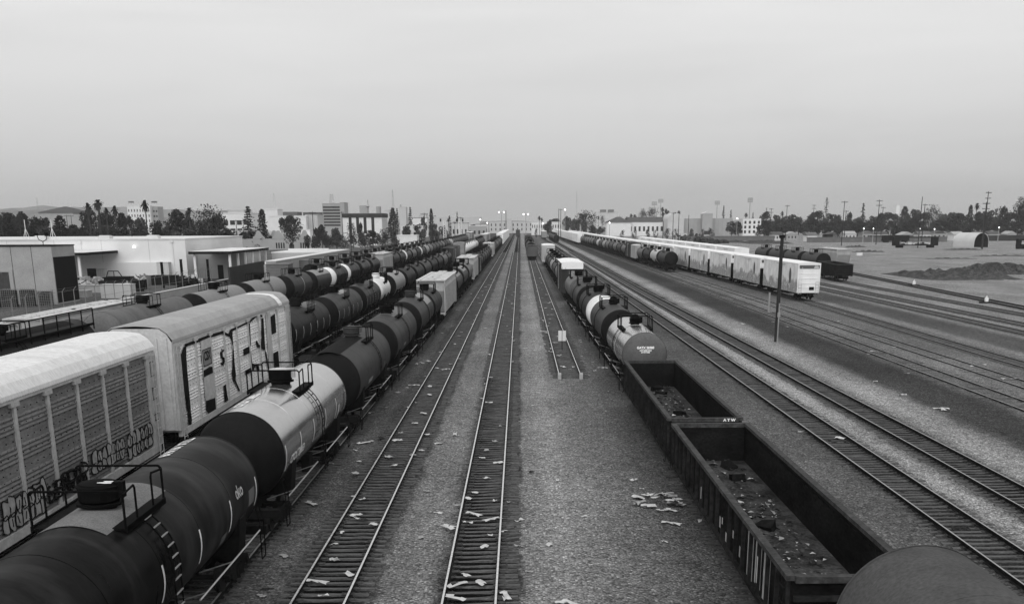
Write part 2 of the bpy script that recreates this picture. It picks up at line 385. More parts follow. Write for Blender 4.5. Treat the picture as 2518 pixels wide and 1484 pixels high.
    for e in ((0,) if style == 1 else (-1, 1)):
        def gr():
            b = MB(); x = px + .24; rr = (.03, .034, .05)[lod]; top = pz + (.86 if style != 1 else 1.0); n = (6, 5, 4)[lod]
            if style == 1:
                ys = [hy - 1.35 + 2.7 * i / 5 for i in range(6)]
                for y in ys: b.tube((x, y, pz), (x, y, top), rr, n)
                b.path([(x, ys[0], top), (x, ys[-1], top)], rr, n); b.path([(x, ys[0], pz + .5), (x, ys[-1], pz + .5)], rr*.7, n)
                b.path([(x, ys[0], top), (-x, ys[0], top), (-x, ys[0], pz)], rr, n); b.path([(x, ys[-1], top), (-x, ys[-1], top), (-x, ys[-1], pz)], rr, n)
            else:
                y = hy + e*1.33; b.path([(-x, y, pz), (-x, y, top - .06), (-x + .06, y, top), (x - .06, y, top), (x, y, top - .06), (x, y, pz)], rr, n)
                if lod < 2:
                    for s in (-1, 1): b.path([(s*x, y, top - .08), (s*x, hy + e*.62, top - .02), (s*x, hy + e*.56, top - .1), (s*x, hy + e*.56, pz)], rr * .9, n)
            return b.mesh('guard_rail', m_iron)
        ob('guard_rail', cached(('gr', e, r, zc, hy, style, lod), gr), o)
    if lod == 0 and ladder:
        for s in (-1, 1):
            def ld():
                b = MB()
                for k in (-.24, .24):
                    b.path([(s*(r + .1)*math.cos(a), hy + k, zc + (r + .1)*math.sin(a)) for a in [D2(52 - 62*i/8) for i in range(9)]] + [(s*(r + .1), hy + k, .75)], .02, 4)
                for i in range(11):
                    a = D2(50 - i*9.5); p = (s*(r+.1)*math.cos(a), zc + (r+.1)*math.sin(a)) if a > D2(-8) else (s*(r+.1), max(.8, zc - .2 - (i-6)*.33))
                    b.tube((p[0], hy - .24, p[1]), (p[0], hy + .24, p[1]), .02, 4, 1)
                return b.mesh('ladder', m_iron, m_steel if body is m_black else m_iron)
            ob('ladder', cached(('ld', s, r, zc, hy, body is m_black), ld), o)
            for e in (-1, 1):
                def sr():
                    b = MB(); x = s * 1.5
                    b.path([(x, e*(L/2 - .9), 1.28), (x, e*1.0, 1.28)], .026, 5, 0)
                    for y in (L/2 - 1.8, L/2 - 4.2, 1.6): b.path([(x, e*y, 1.28), (s*.5, e*y + .15, .92)], .02, 4, 0)
                    y = e*(L/2 - .6); b.path([(x, y - .25, .35), (x, y - .25, 1.5), (x - s*.1, y - .2, 1.9), (x - s*.1, y + .2, 1.9), (x, y + .25, 1.5), (x, y + .25, .35), (x, y - .25, .35)], .022, 4, 1)
                    return b.mesh('side_handrail', m_steel, m_iron)
                ob('side_handrail', cached(('sr', s, e, L), sr), o)
    for s in (-1, 1):
        def uf():
            b = MB(); e = L/2 + .45
            ya, yb = sorted((s * (L/2 - 3.6), s * e)); b.box(-.34, .34, ya, yb, .72, 1.12)
            ya, yb = sorted((s * (e - .28), s * e)); b.box(-1.45, 1.45, ya, yb, .85, 1.12)
            ya, yb = sorted((s * (L/2 - 2.9), s * (L/2 - 2.1)))
            b.prism([(-1.3, 1.0), (-1.42, 2.1), (-1.3, 2.35), (-.7, 1.5), (.7, 1.5), (1.3, 2.35), (1.42, 2.1), (1.3, 1.0)], lambda u, v, dd: (u*r/1.48, dd, v*zc/2.62), ya, yb)
            return b.mesh('end_frame', m_iron2)
        ob('end_frame', cached(('uf', s, L, r, zc), uf), o)
    if lod < 2:
        def vg():
            b = MB(); b.box(-.25, .25, -.7, .7, .75, zc - r + .1); b.box(-.9, .95, .5, .62, .95, 1.05); b.tube((-.9, .3, .95), (-.9, 1.3, .95), .2, 8); b.box(.6, .95, .2, .9, .6, 1.3); return b.mesh('valve_gear', m_iron2)
        ob('valve_gear', cached(('vg', zc, r), vg), o)
    running_gear(o, L/2 - 2.0, lod); couplers(o, L/2 + .45, lod)
    if walk:
        b = MB(); x = 1.05; z = zc + math.sqrt(r*r - 1.05**2) + .05
        b.box(x - .3, x + .3, -L/2 + .6, L/2 - .5, z, z + .06)
        ys = [-L/2 + .7 + (L - 1.3) * i / 8 for i in range(9)]
        for y in ys: b.tube((x + .28, y, z - .25), (x + .28, y, z + 1.05), .045, 6)
        b.path([(x + .28, ys[0], z + 1.05), (x + .28, ys[-1], z + 1.05)], .04, 6); b.path([(x + .28, ys[0], z + .1), (x + .28, ys[-1], z + .1)], .06, 6)
        ob('walkway', b.mesh('walkway', m_iron), o)
    if stripes:
        b = MB()
        for i in range(6):
            y = -L/2 + d + .25 + (L - 2*d - .5) * i / 5
            for s in (0, 180): 
                a0, a1 = (s - 22, s + 12); patch(b, r + .012, zc, y - .05, y + .05, D2(min(a0, a1)), D2(max(a0, a1)), 0, 8)
        ob('reflective_stripes', b.mesh('reflective_stripes', m_stripe), o)
    for tt in (text or ()):
        txt, size, y, phi, flip, mt = tt
        rr = r + .014
        def fn(u, v): 
            a = D2(phi) + (-v if flip else v) / rr
            return (rr*math.cos(a), y + (-u if flip else u), zc + rr*math.sin(a))
        ob('lettering', text_mesh(txt, size, fn, mt, .012), o)
    return o

def ribs_profile():
    z = [.95, 1.05]; x = [0, 0]
    zz = 1.05
    for band in range(4):
        for k in range(4): z += [zz + .07, zz + .14]; x += [.034, 0]; zz += .14
        zz += .38; z.append(zz); x.append(0)
    z.append(4.95); x.append(0)
    return list(zip(z, x))
def autorack(Yc, L, pm, postm, roofm, label, graf):
    t = 'L2'; o = thing('autorack_car', label, 'autorack railcar', (tx(t, Yc), Yc, RH), 0, 'tall autorack railcars')
    nb = 9; bw = (L - 2.2) / nb; y0 = -L/2 + 1.1; W = 1.54
    rp = ribs_profile()
    def pan():
        b = MB(); n = len(rp)
        for s in (-1, 1):
            vs = [(s*(W + dx), y, z) for y in (0, bw) for z, dx in rp]
            fs = [(i, n+i, n+i+1, i+1) if s > 0 else (i, i+1, n+i+1, n+i) for i in range(n-1)]; b.add(vs, fs, 0)
        for k in range(3):           # rows of fixing bolts and slots
            pass
        return b
    for i in range(nb):
        for s in (-1, 1):
            def one(s=s):
                b = MB(); n = len(rp)
                vs = [(s*(W + dx), y, z) for y in (0, bw) for z, dx in rp]
                b.add(vs, [(k, n+k, n+k+1, k+1) if s > 0 else (k, k+1, n+k+1, n+k) for k in range(n-1)], 0)
                if s > 0:
                    for z in [1.35 + .23*q for q in range(15)]:
                        for u in [bw*(.12 + .19*q) for q in range(5)]:
                            b.box(W + .001, W + .037, u, u + .02, z, z + .03, 1)
                return b.mesh('side_panel', pm, m_dk)
            ob('side_panel', cached(('arp', pm.name, s, bw), one), o, (0, y0 + i*bw, 0))
    def post():
        b = MB(); x0, x1 = sorted((s*1.5, s*1.62)); b.box(x0, x1, -.1, .1, .9, 4.98); x0, x1 = sorted((s*1.5, s*1.66)); b.box(x0, x1, -.3, .3, 4.72, 4.86)
        return b.mesh('side_post', postm)
    for s in (-1, 1):
        for i in range(nb + 1): ob('side_post', cached(('arpost', s, postm.name), post), o, (0, y0 + i*bw, 0))
    b = MB()
    for s in (-1, 1):
        x0, x1 = sorted((s*1.45, s*1.63)); b.box(x0, x1, -L/2 + .3, L/2 - .3, .62, .93); b.box(x0, x1, -L/2 + .1, L/2 - .1, 4.86, 5.03)
        for e in (-1, 1):
            ya, yb = sorted((e*(L/2 - 1.05), e*(L/2 - .1))); b.box(x0, x1, ya, yb, .93, 4.86)
    b.box(-1.45, 1.45, -L/2 + .4, L/2 - .4, .8, .95); b.box(-.4, .4, -L/2 - .2, L/2 + .2, .55, .82)
    ob('body_frame', b.mesh('body_frame', postm), o)
    # corrugated roof
    prof = [(-1.66, 4.98), (-1.64, 5.12), (-1.42, 5.42), (-1.08, 5.66), (-.5, 5.73), (0, 5.75), (.5, 5.73), (1.08, 5.66), (1.42, 5.42), (1.64, 5.12), (1.66, 4.98)]
    b = MB(); n = len(prof); st_ = .1; ny = int(L / st_); vs = []
    for j in range(ny + 1):
        y = -L/2 + L*j/ny; k = 0 if j in (0, ny) else (.028 if j % 2 else -.028)
        for x, z in prof: vs.append((x*(1 + k*.5), y, z + k))
    b.add(vs, [(j*n+i, (j+1)*n+i, (j+1)*n+i+1, j*n+i+1)[::-1] for j in range(ny) for i in range(n-1)], 0)
    roof = ob('roof', b.mesh('roof', roofm), o)
    if graf == 2:
        b = MB(); vs = []
        for y in (L/2 - 3.6, L/2 - 2.5):
            for x, z in prof[4:]: vs.append((x*1.012, y, z + .03))
        k = len(prof[4:]); b.add(vs, [(i, i+1, k+i+1, k+i) for i in range(k-1)], 0); ob('roof_patch', b.mesh('roof_patch', m_tag), roof)
    # end doors
    for e in (-1, 1):
        b = MB(); y = e*(L/2 - .06)
        b.prism([(-1.5, .95), (1.5, .95), (1.6, 5.0), (1.38, 5.4), (1.05, 5.63), (-1.05, 5.63), (-1.38, 5.4), (-1.6, 5.0)], lambda u, v, dd: (u, y + dd, v), -.03, .03)
        for k in range(7): b.box(-1.35 + .45*k - .04, -1.35 + .45*k + .04, y - .08, y + .08, 1.0, 5.2)
        ob('end_door', b.mesh('end_door', postm), o)
        b = MB()
        for k in (-.25, .25): b.tube((1.72, e*(L/2 - .55) + k, .5), (1.72, e*(L/2 - .55) + k, 4.9), .022, 5)
        for q in range(13): b.tube((1.72, e*(L/2 - .55) - .25, .6 + q*.35), (1.72, e*(L/2 - .55) + .25, .6 + q*.35), .02, 5)
        ob('ladder', b.mesh('ladder', m_arpost), o)
    running_gear(o, L/2 - 3.0, 0); couplers(o, L/2, 0)
    X = 1.60
    def flat(name, polys, mat, d=.012, base=X):
        b = MB()
        for p in polys: b.prism(p, lambda u, v, dd: (base + dd, u, v), 0, d)
        return ob(name, b.mesh(name, mat), o)
    if graf == 2:
        P = [[(-11.58,4.64),(-11.26,4.64),(-11.41,4.09),(-11.46,3.21),(-11.45,2.24),(-11.47,1.49),(-11.42,1.11),(-11.59,.85),(-12.04,1.02),(-11.99,1.58),(-12.2,2.54),(-12.58,3.14),(-12.48,4.21)],
         [(-11.49,4.74),(-8.93,4.76),(-7.04,4.77),(-6.93,4.64),(-8.97,4.6),(-11.32,4.6)],[(-7.04,4.77),(-4.4,4.71),(-3.15,4.43),(-2.95,4.26),(-4.44,4.56),(-6.78,4.6)],
         [(-3.24,4.43),(-2.65,4.65),(-1.15,4.65),(1.9,4.74),(1.9,4.64),(-1.18,4.55),(-2.29,4.5),(-2.4,4.3),(-2.4,3.79),(-2.42,3.49),(-2.71,4.11),(-2.95,4.28)],
         [(-2.5,3.79),(-2.38,3.49),(-2.43,2.73),(-2.33,2.11),(-2.5,1.84),(-1.7,1.15),(-1.94,1.13),(-2.95,1.92),(-3.2,2.29),(-2.8,2.76)],[(-8.67,3.14),(-7.55,3.19),(-6.89,3.13),(-6.92,2.82),(-8.71,2.81)],
         [(-8.73,1.62),(-6.9,1.52),(-6.92,.91),(-8.19,.76),(-8.81,1.14)],[(-5.08,1.88),(-4.65,1.9),(-4.52,1.29),(-4.37,1.0),(-5.16,1.0)],[(-.11,3.3),(1.53,3.31),(1.51,2.93),(-.14,2.93)],
         [(-.04,2.07),(1.43,2.07),(1.6,2.3),(2.26,2.15),(3.27,2.06),(3.46,1.68),(3.13,1.63),(2.77,1.81),(2.64,2.04),(1.74,1.8),(-.01,1.8)],
         [(5.0,4.6),(5.5,4.6),(5.48,4.07),(5.4,2.79),(5.43,2.62),(3.8,2.98),(3.34,3.02),(3.03,3.36),(3.31,3.45),(3.82,3.12),(4.34,3.1),(4.73,3.57)],[(5.28,2.7),(5.62,2.48),(6.15,1.33),(5.88,1.3),(5.34,2.41)],
         [(7.53,4.5),(8.9,4.6),(8.91,3.39),(7.6,3.39)],[(7.68,2.2),(9.13,2.19),(9.2,.91),(7.67,1.0)],[(1.96,4.74),(3.63,4.93),(3.97,4.95),(5.23,4.8),(5.3,4.66),(4.0,4.82),(3.6,4.8),(2.0,4.62)],
         [(1.6,4.6),(1.85,4.6),(1.75,3.3),(1.6,3.3)],[(1.5,2.95),(1.62,2.95),(1.7,2.3),(1.55,2.3)]]
        for p_ in P: flat('graffiti', [p_], m_graf)
        b = MB()
        for (u, v), (u2, v2) in zip([(-4.5,3.7),(-5.09,3.62),(-5.12,3.4),(-4.61,3.31),(-4.6,3.08),(-4.86,3.0),(-5.2,3.08)], [(-5.09,3.62),(-5.12,3.4),(-4.61,3.31),(-4.6,3.08),(-4.86,3.0),(-5.2,3.08)]): b.tube((X, u, v), (X, u2, v2), .05, 5)
        b.tube((X, -4.86, 3.82), (X, -4.86, 2.9), .03, 5)
        ob('graffiti', b.mesh('graffiti', m_graf), o)
        lp = flat('logo_plate', [[(-8.6,4.15),(-7.05,4.15),(-7.05,3.3),(-8.6,3.3)]], M('logo plate paint', .2, .7, var=.2), .012)
        ob('lettering', text_mesh('CSX', .62, lambda u, v: (X + .02, -7.83 + u, 3.78 + v), m_graf, .02), lp)
        b = MB()
        for (a0, a1, c0, c1) in ((-8.6,-7.05,4.11,4.15),(-8.6,-7.05,3.3,3.34),(-8.6,-8.54,3.3,4.15),(-7.1,-7.05,3.3,4.15)): b.box(X + .013, X + .022, a0, a1, c0, c1)
        ob('logo_border', b.mesh('logo_border', m_graf), lp)
        flat('plain_panel', [[(-8.75,4.7),(-6.9,4.7),(-6.9,.98),(-8.75,.98)]], m_arpost2, .006, 1.594); flat('plain_panel', [[(6.2,4.75),(7.5,4.75),(7.5,1.0),(6.2,1.0)]], m_arpost2, .006, 1.594)
    else:
        rr = random.Random(4); fill = MB(); line = MB()
        for (u0, u1, z0, z1, n, th) in ((-3.2, .1, 1.0, 2.1, 7, .02), (.3, 3.7, 1.2, 1.85, 6, .045), (4.4, 7.9, 1.25, 2.05, 7, .02), (8.3, 11.4, 1.05, 2.05, 6, .024), (-9, -4, 1.0, 2.0, 9, .024)):
            for i in range(n):
                for row in (0, 1):
                    cu = u0 + (u1 - u0)*(i + .5 + .25*row)/n; hw = (u1 - u0)/n*rr.uniform(.42, .62); za, zb = (z0, z0 + (z1 - z0)*.5) if row == 0 else (z0 + (z1 - z0)*.42, z1 + rr.uniform(-.12, .1))
                    cz = (za + zb)/2; hz = (zb - za)/2; e = rr.choice((.5, .7, 1.)); ph = rr.uniform(0, 6); pts = []
                    for k in range(14):
                        a = 2*math.pi*k/14; q = 1 + .16*math.sin(3*a + ph) + rr.uniform(-.06, .06); ca, sa = math.cos(a), math.sin(a)
                        pts.append((cu + hw*q*math.copysign(abs(ca)**e, ca), cz + hz*q*math.copysign(abs(sa)**e, sa)))
                    if th < .04: fill.prism(pts, lambda u, v, dd: (X + dd, u, v), 0, .006 + .002*row)
                    k0 = rr.randrange(14)
                    for k in range(14):
                        if k == k0 or (k == (k0 + 1) % 14 and row): continue
                        (a, c), (a2, c2) = pts[k], pts[(k+1) % 14]; line.tube((X + .012, a, c), (X + .012, a2, c2), th, 4)
                    if rr.random() < .6: line.tube((X + .012, cu, cz - hz*.5), (X + .012, cu + rr.uniform(-.1, .1), cz + hz*.4), th, 4)
        ob('graffiti', fill.mesh('graffiti', m_graf2), o); ob('graffiti', line.mesh('graffiti', m_graf), o)
        b = MB()
        for (z0, z1) in ((2.9, 3.4), (2.0, 2.25), (3.9, 4.5)):
            for q in range(3): b.box(X + .005, X + .035, 12.0, 12.06 + .0, z0, z1) if q == 0 else None
            b.box(X + .03, X + .04, 11.95, 12.45, z0, z0 + .03); b.box(X + .03, X + .04, 11.95, 12.45, z1, z1 + .03)
        ob('data_stencil', b.mesh('data_stencil', m_iron2), o)
    return o

def gondola(t, Yc, L, label, name='gondola_car', text=None, panels=False, H=2.5, n_in=0, end_text=None):
    o = thing(name, label, 'gondola railcar', (tx(t, Yc), Yc, RH), heading(t, Yc), 'open gondola railcars')
    for s in (-1, 1):
        b = MB(); xi, xo = sorted((s*1.40, s*1.43)); b.box(xi, xo, -L/2, L/2, .95, H - .12, 1)
        nr = int(L / 1.02)
        for i in range(nr + 1):
            y = -L/2 + .12 + (L - .24)*i/nr; x0, x1 = sorted((s*1.43, s*1.53)); b.prism([(0, .75 if 2 < i < nr - 2 else .95), (.1, .9), (.1, H - .15), (0, H - .15)], lambda u, v, dd: (s*(1.43 + u), y + dd, v), -.07, .07)
        x0, x1 = sorted((s*1.40, s*1.5)); b.box(x0, x1, -L/2, L/2, .8, .95); 
        ob('side_wall', b.mesh('side_wall', m_gond, m_gondin), o)
        b = MB(); x0, x1 = sorted((s*1.36, s*1.56)); b.box(x0, x1, -L/2 - .05, L/2 + .05, H - .12, H)
        tc = ob('top_chord', b.mesh('top_chord', m_gtop), o)
        b = MB()
        for i in range(34): 
            y = -L/2 + .6 + (L - 1.2)*i/33; b.box(s*1.395 - .012, s*1.395 + .012, y - .03, y + .03, H - .3, H - .24)
        b.box(s*1.397 - .004, s*1.397 + .004, -L/2 + .5, L/2 - .5, H - .285, H - .255); ob('rivet_strip', b.mesh('rivet_strip', m_iron), o)
    for e in (-1, 1):
        b = MB(); ya, yb = sorted((e*(L/2 - .08), e*(L/2 - .02))); b.box(-1.39, 1.39, ya, yb, .95, H - .12, 1)
        for z in (1.25, 1.6, 1.95): 
            ya, yb = sorted((e*(L/2 - .02), e*(L/2 + .1))); b.box(-1.38, 1.38, ya, yb, z - .06, z + .06)
            for x in (-1.05, .85): 
                q = sorted((e*(L/2 - .1), e*(L/2 - .078))); b.box(x, x + .22, q[0], q[1], z + .05, z + .12, 2)
        ob('end_wall', b.mesh('end_wall', m_gond, m_gondin, m_dk), o)
        b = MB(); ya, yb = sorted((e*(L/2 - .1), e*(L/2 + .12))); b.box(-1.36, 1.36, ya, yb, H - .16, H - .004); ob('end_sill', b.mesh('end_sill', m_gtop), o)
    b = MB(); b.box(-1.4, 1.4, -L/2, L/2, .9, .98); b.box(-.35, .35, -L/2 - .5, L/2 + .5, .6, .9, 0)
    for y in [-L/2 + 2 + i*2.0 for i in range(int((L - 4)/2) + 1)]: b.prism([(-1.38, .9), (1.38, .9), (1.38, .78), (.4, .55), (-.4, .55), (-1.38, .78)], lambda u, v, dd: (u, y + dd, v), -.06, .06)
    ob('floor', b.mesh('floor', m_gond), o)
    if panels:
        b = MB()
        for i in range(3):
            y = -L/2 + 2.0 + i*1.02; b.box(-1.436 - .004, -1.436, y + .12, y + .85, 1.0 + .1*(i % 2), 2.3, 0)
        rr = random.Random(3)
        for i in range(9):
            y = -L/2 + 5.5 + i*1.02; z0 = rr.uniform(1.0, 1.7); b.box(-1.44, -1.436, y + .2, y + rr.uniform(.3, .7), z0, z0 + rr.uniform(.2, .5), 0)
        ob('graffiti', b.mesh('graffiti', m_graf2), o)
        b = MB()
        for i in (3, 8, 12):
            y = -L/2 + .12 + i*1.02*1.0; b.box(-1.535, -1.531, y - .05, y + .05, 1.3 + .1*(i % 3), 1.7 + .1*(i % 4), 0)
        ob('graffiti', b.mesh('graffiti', m_dullpaint), o)
    for y in (-L/2 + .15, L/2 - .15):
        b = MB()
        for q in range(5): b.path([(-1.58, y - .2, .7 + q*.38), (-1.62, y - .2, .7 + q*.38), (-1.62, y + .2, .7 + q*.38), (-1.58, y + .2, .7 + q*.38)], .018, 4)
        b.tube((-1.56, y, .7), (-1.56, y, 2.3), .02, 4); ob('grab_irons', b.mesh('grab_irons', m_iron2), o)
    if end_text:
        ob('lettering', text_mesh(end_text, .15, lambda u, v: (.98 + u*1.15, -L/2 - .123, H - .085 + v), m_paint, .008), o)
    running_gear(o, L/2 - 2.4, 0 if Yc < 130 else 1); couplers(o, L/2 + .2, 0)
    return o

def boxcar(t, Yc, L, mats, look, row, n, H=4.75, kind='boxcar', lod=None, white_band=False, name='boxcar', oval=False, W=1.5):
    lod = (0 if Yc < 135 else 1 if Yc < 420 else 2) if lod is None else lod
    body, roofm, endm = mats
    o = thing(name, f'{look}, {ORD[n]} in {row}', 'boxcar', (tx(t, Yc), Yc, RH), heading(t, Yc), 'boxcars on the yard tracks')
    def bd():
        b = MB(); b.box(-W, W, -L/2, L/2, .95, H - .22)
        if lod < 2:
            k = int(L / 2.4)
            for i in range(k + 1):
                y = -L/2 + .05 + (L - .1)*i/k
                for s in (-1, 1): x0, x1 = sorted((s*W, s*(W + .025))); b.box(x0, x1, y - .04, y + .04, 1.0, H - .25)
        return b.mesh('body', body)
    ob('body', cached(('bx', L, H, W, lod < 2, body.name), bd), o)
    def rf():
        b = MB(); P = [(-W - .03, H - .24), (-W - .03, H - .16), (-W*.5, H - .03), (0, H), (W*.5, H - .03), (W + .03, H - .16), (W + .03, H - .24)]
        b.prism(P, lambda u, v, dd: (u, dd, v), -L/2 - .03, L/2 + .03)
        if lod < 2:
            for i in range(int(L/1.8)):
                y = -L/2 + .9 + i*1.8; b.prism([(-W, H - .15), (0, H + .02), (W, H - .15)], lambda u, v, dd: (u, y + dd, v), -.04, .04)
        return b.mesh('roof', roofm)
    ob('roof', cached(('rf', L, H, W, lod < 2, roofm.name), rf), o)
    for e in ((-1, 1) if lod < 2 else (-1,)):
        def en():
            b = MB(); y = e*(L/2)
            ya, yb = sorted((y, y + e*.03)); b.box(-W + .02, W - .02, ya, yb, 1.0, H - .26)
            if lod < 2:
                for z in (1.6, 2.2, 2.8, 3.4): ya, yb = sorted((y + e*.03, y + e*.07)); b.box(-W + .2, W - .2, ya, yb, z, z + .07)
            return b.mesh('end_panel', endm)
        ob('end_panel', cached(('en', e, L, H, W, lod < 2, endm.name), en), o)
    if lod < 2:
        for s in (-1, 1):
            def dr():
                b = MB()
                x0, x1 = sorted((s*(W + .026), s*(W + .07))); b.box(x0, x1, -1.5, 1.5, 1.1, H - .5)
                for yy in (-.5, .5): x0, x1 = sorted((s*(W + .07), s*(W + .1))); b.box(x0, x1, yy - .03, yy + .03, 1.1, H - .5, 1)
                x0, x1 = sorted((s*(W + .02), s*(W + .12))); b.box(x0, x1, -3.0, 1.6, H - .5, H - .42, 1)
                return b.mesh('side_door', body, m_dullpaint)
            ob('side_door', cached(('dr', s, H, W, body.name), dr), o)
    if oval and lod < 2:
        def ov():
            b = MB(); b.prism([(.55*math.cos(a), 1.0*math.sin(a)) for a in [2*math.pi*i/20 for i in range(20)]], lambda u, v, dd: (-W - .03 - dd, -L*.3 + u, 3.1 + v), 0, .01); return b.mesh('emblem', m_grey)
        ob('emblem', cached(('ov', L, W), ov), o)
    def uf():
        b = MB(); b.box(-W + .1, W - .1, -L/2 + .2, L/2 - .2, .78, .95); b.box(-.3, .3, -L/2 - .4, L/2 + .4, .6, .8); b.box(-.7, .7, -2, 2, .45, .78)
        return b.mesh('underframe', m_iron)
    ob('underframe', cached(('bxu', L, W), uf), o)
    if lod < 2:
        for e in (-1, 1):
            for s in (-1, 1):
                def ldr():
                    b = MB()
                    for k in (-.2, .2): b.tube((s*(W - .35) + k, e*(L/2 + .1), .8), (s*(W - .35) + k, e*(L/2 + .1), 2.4 if s > 0 else 4.3), .02, 4)
                    for q in range(5 if s > 0 else 9): b.tube((s*(W - .35) - .2, e*(L/2 + .1), .9 + q*.37), (s*(W - .35) + .2, e*(L/2 + .1), .9 + q*.37), .018, 4)
                    return b.mesh('ladder', body)
                ob('ladder', cached(('ldr', e, s, L, W, body.name), ldr), o)
    running_gear(o, L/2 - 2.2, max(1, lod)); couplers(o, L/2 + .4, lod)
    return o

def hopper(t, Yc, L, body, look, row, n, lod=None, mark=None):
    lod = (0 if Yc < 150 else 1 if Yc < 400 else 2) if lod is None else lod
    o = thing('covered_hopper', f'{look}, {ORD[n]} in {row}', 'covered hopper railcar', (tx(t, Yc), Yc, RH), heading(t, Yc), 'covered hopper railcars')
    prof = [(-1.5, 1.15), (-1.52, 2.2), (-1.5, 3.7), (-1.3, 4.2), (-1.05, 4.38), (1.05, 4.38), (1.3, 4.2), (1.5, 3.7), (1.52, 2.2), (1.5, 1.15)]
    def bd():
        b = MB(); e = L/2 - 1.7
        b.prism(prof, lambda u, v, dd: (u, dd, v), -e, e)
        for s in (-1, 1):                 # sloping end sheets
            b.add([(u, s*e, v) for u, v in ((-1.45, 1.2), (1.45, 1.2), (1.45, 3.6), (-1.45, 3.6))] + [(-1.45, s*(L/2 - .5), 3.3), (1.45, s*(L/2 - .5), 3.3), (1.45, s*(L/2 - .5), 3.6), (-1.45, s*(L/2 - .5), 3.6)],
                  [(0, 1, 5, 4), (4, 5, 6, 7), (1, 2, 6, 5), (0, 4, 7, 3), (3, 7, 6, 2)], 0)
            b.prism([(-1.3, 4.2), (-1.5, 3.6), (1.5, 3.6), (1.3, 4.2), (1.05, 4.38), (-1.05, 4.38)], lambda u, v, dd: (u, dd, v), *sorted((s*e, s*(L/2 - .5))))
        if lod < 2:
            k = int(L/1.5)
            for i in range(k + 1):
                y = -e + 2*e*i/k
                for s in (-1, 1): x0, x1 = sorted((s*1.5, s*1.57)); b.box(x0, x1, y - .04, y + .04, 1.2, 3.7)
        for i in range(3):
            y = -e + 2*e*(i + .5)/3; b.add([(-1.3, y - 2, 1.15), (1.3, y - 2, 1.15), (1.3, y + 2, 1.15), (-1.3, y + 2, 1.15), (-.4, y - .5, .4), (.4, y - .5, .4), (.4, y + .5, .4), (-.4, y + .5, .4)], [(0,4,5,1),(1,5,6,2),(2,6,7,3),(3,7,4,0),(4,7,6,5)], 0)
        return b.mesh('body', body)
    ob('body', cached(('hop', L, lod < 2, body.name), bd), o)
    def rf():
        b = MB(); b.box(-1.1, 1.1, -L/2 + .6, L/2 - .6, 4.384, 4.42)
        for s in (-1, 1):
            x0, x1 = sorted((s*1.15, s*1.55)); b.box(x0, x1, -L/2 + .3, L/2 - .3, 4.40, 4.44)
        k = int(L/1.5)
        for i in range(k):
            y = -L/2 + 1.4 + (L - 2.8)*i/(k - 1); b.tube((0, y, 4.42), (0, y, 4.54), .36, 10 if lod < 2 else 6); b.box(-.5, .5, y - .05, y + .05, 4.54, 4.6)
        return b.mesh('roof_walk', m_hoproof)
    ob('roof_walk', cached(('hopr', L, lod < 2), rf), o)
    for s in (-1, 1):
        def ef():
            b = MB()
            for x in (-1.45, 1.45): b.box(x - .06, x + .06, s*(L/2 - .35) - .06, s*(L/2 - .35) + .06, 1.0, 4.4)
            b.box(-1.45, 1.45, s*(L/2 - .35) - .05, s*(L/2 - .35) + .05, 4.3, 4.4)
            b.box(-1.48, 1.48, *sorted((s*(L/2 - .5), s*L/2)), .85, 1.1); b.box(-.3, .3, *sorted((s*(L/2 - 3), s*(L/2 + .2))), .7, 1.0)
            return b.mesh('end_frame', body)
        ob('end_frame', cached(('hopf', s, L, body.name), ef), o)
    if mark:
        ob('lettering', text_mesh(mark, .75, lambda u, v: (1.585, -L/2 + 2.6 + u, 3.3 + v), m_graf, .02), o)
    running_gear(o, L/2 - 2.2, lod); couplers(o, L/2 + .2, lod)
    return o

# ------------------------------------------------------------------ trains
rowA = 'the row beside the empty tracks'
tank_car('L1', 25.3, 17.0, m_black, 'black tank car with white top lettering', rowA, 0, r=1.5, zc=2.64, pad=(m_pad, 60, 120, -2.6, 1.5), hy=-.8, stripes=True,
         text=[('TILX 191619', .5, 6.2, 104, True, m_paint), ('oko', .5, 5.6, 12, False, m_dullpaint)])
tank_car('L1', 44.1, 15.3, m_silver, 'shiny metal-jacketed tank car', rowA, 1, r=1.5, zc=2.7, hy=.2, stripes=True, lid=m_pale,
         text=[('CTCX 738653', .5, -4.3, 100, False, m_paint), ('CTCX 738653', .42, -4.6, -14, False, m_paint)])
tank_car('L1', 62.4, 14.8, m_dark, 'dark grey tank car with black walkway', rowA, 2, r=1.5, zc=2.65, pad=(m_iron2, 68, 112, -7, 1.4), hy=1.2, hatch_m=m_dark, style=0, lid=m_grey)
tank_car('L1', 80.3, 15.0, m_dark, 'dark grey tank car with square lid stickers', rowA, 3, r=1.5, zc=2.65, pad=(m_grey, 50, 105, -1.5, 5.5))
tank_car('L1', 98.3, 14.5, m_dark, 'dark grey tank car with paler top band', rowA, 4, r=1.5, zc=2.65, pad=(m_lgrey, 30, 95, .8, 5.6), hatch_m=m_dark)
tank_car('L1', 112.8, 10.5, m_dark2, 'short dark tank car before a hopper', rowA, 5, r=1.42, zc=2.5, lod=1)
hopper('L1', 131.5, 21.5, m_hop, 'pale covered hopper with stained roof hatches', rowA, 6)
for i, (y, b_) in enumerate(((153.5, m_dark), (170, m_dark), (186.5, m_grey))):
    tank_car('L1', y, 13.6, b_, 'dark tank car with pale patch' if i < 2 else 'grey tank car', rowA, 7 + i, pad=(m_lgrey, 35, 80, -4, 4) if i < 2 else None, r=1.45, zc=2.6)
hopper('L1', 207, 19, m_hop, 'pale covered hopper', rowA, 10)
boxcar('L1', 226, 15, (m_dark2, m_boxd, m_dark2), 'dark flat-topped boxcar', rowA, 11, H=4.3)
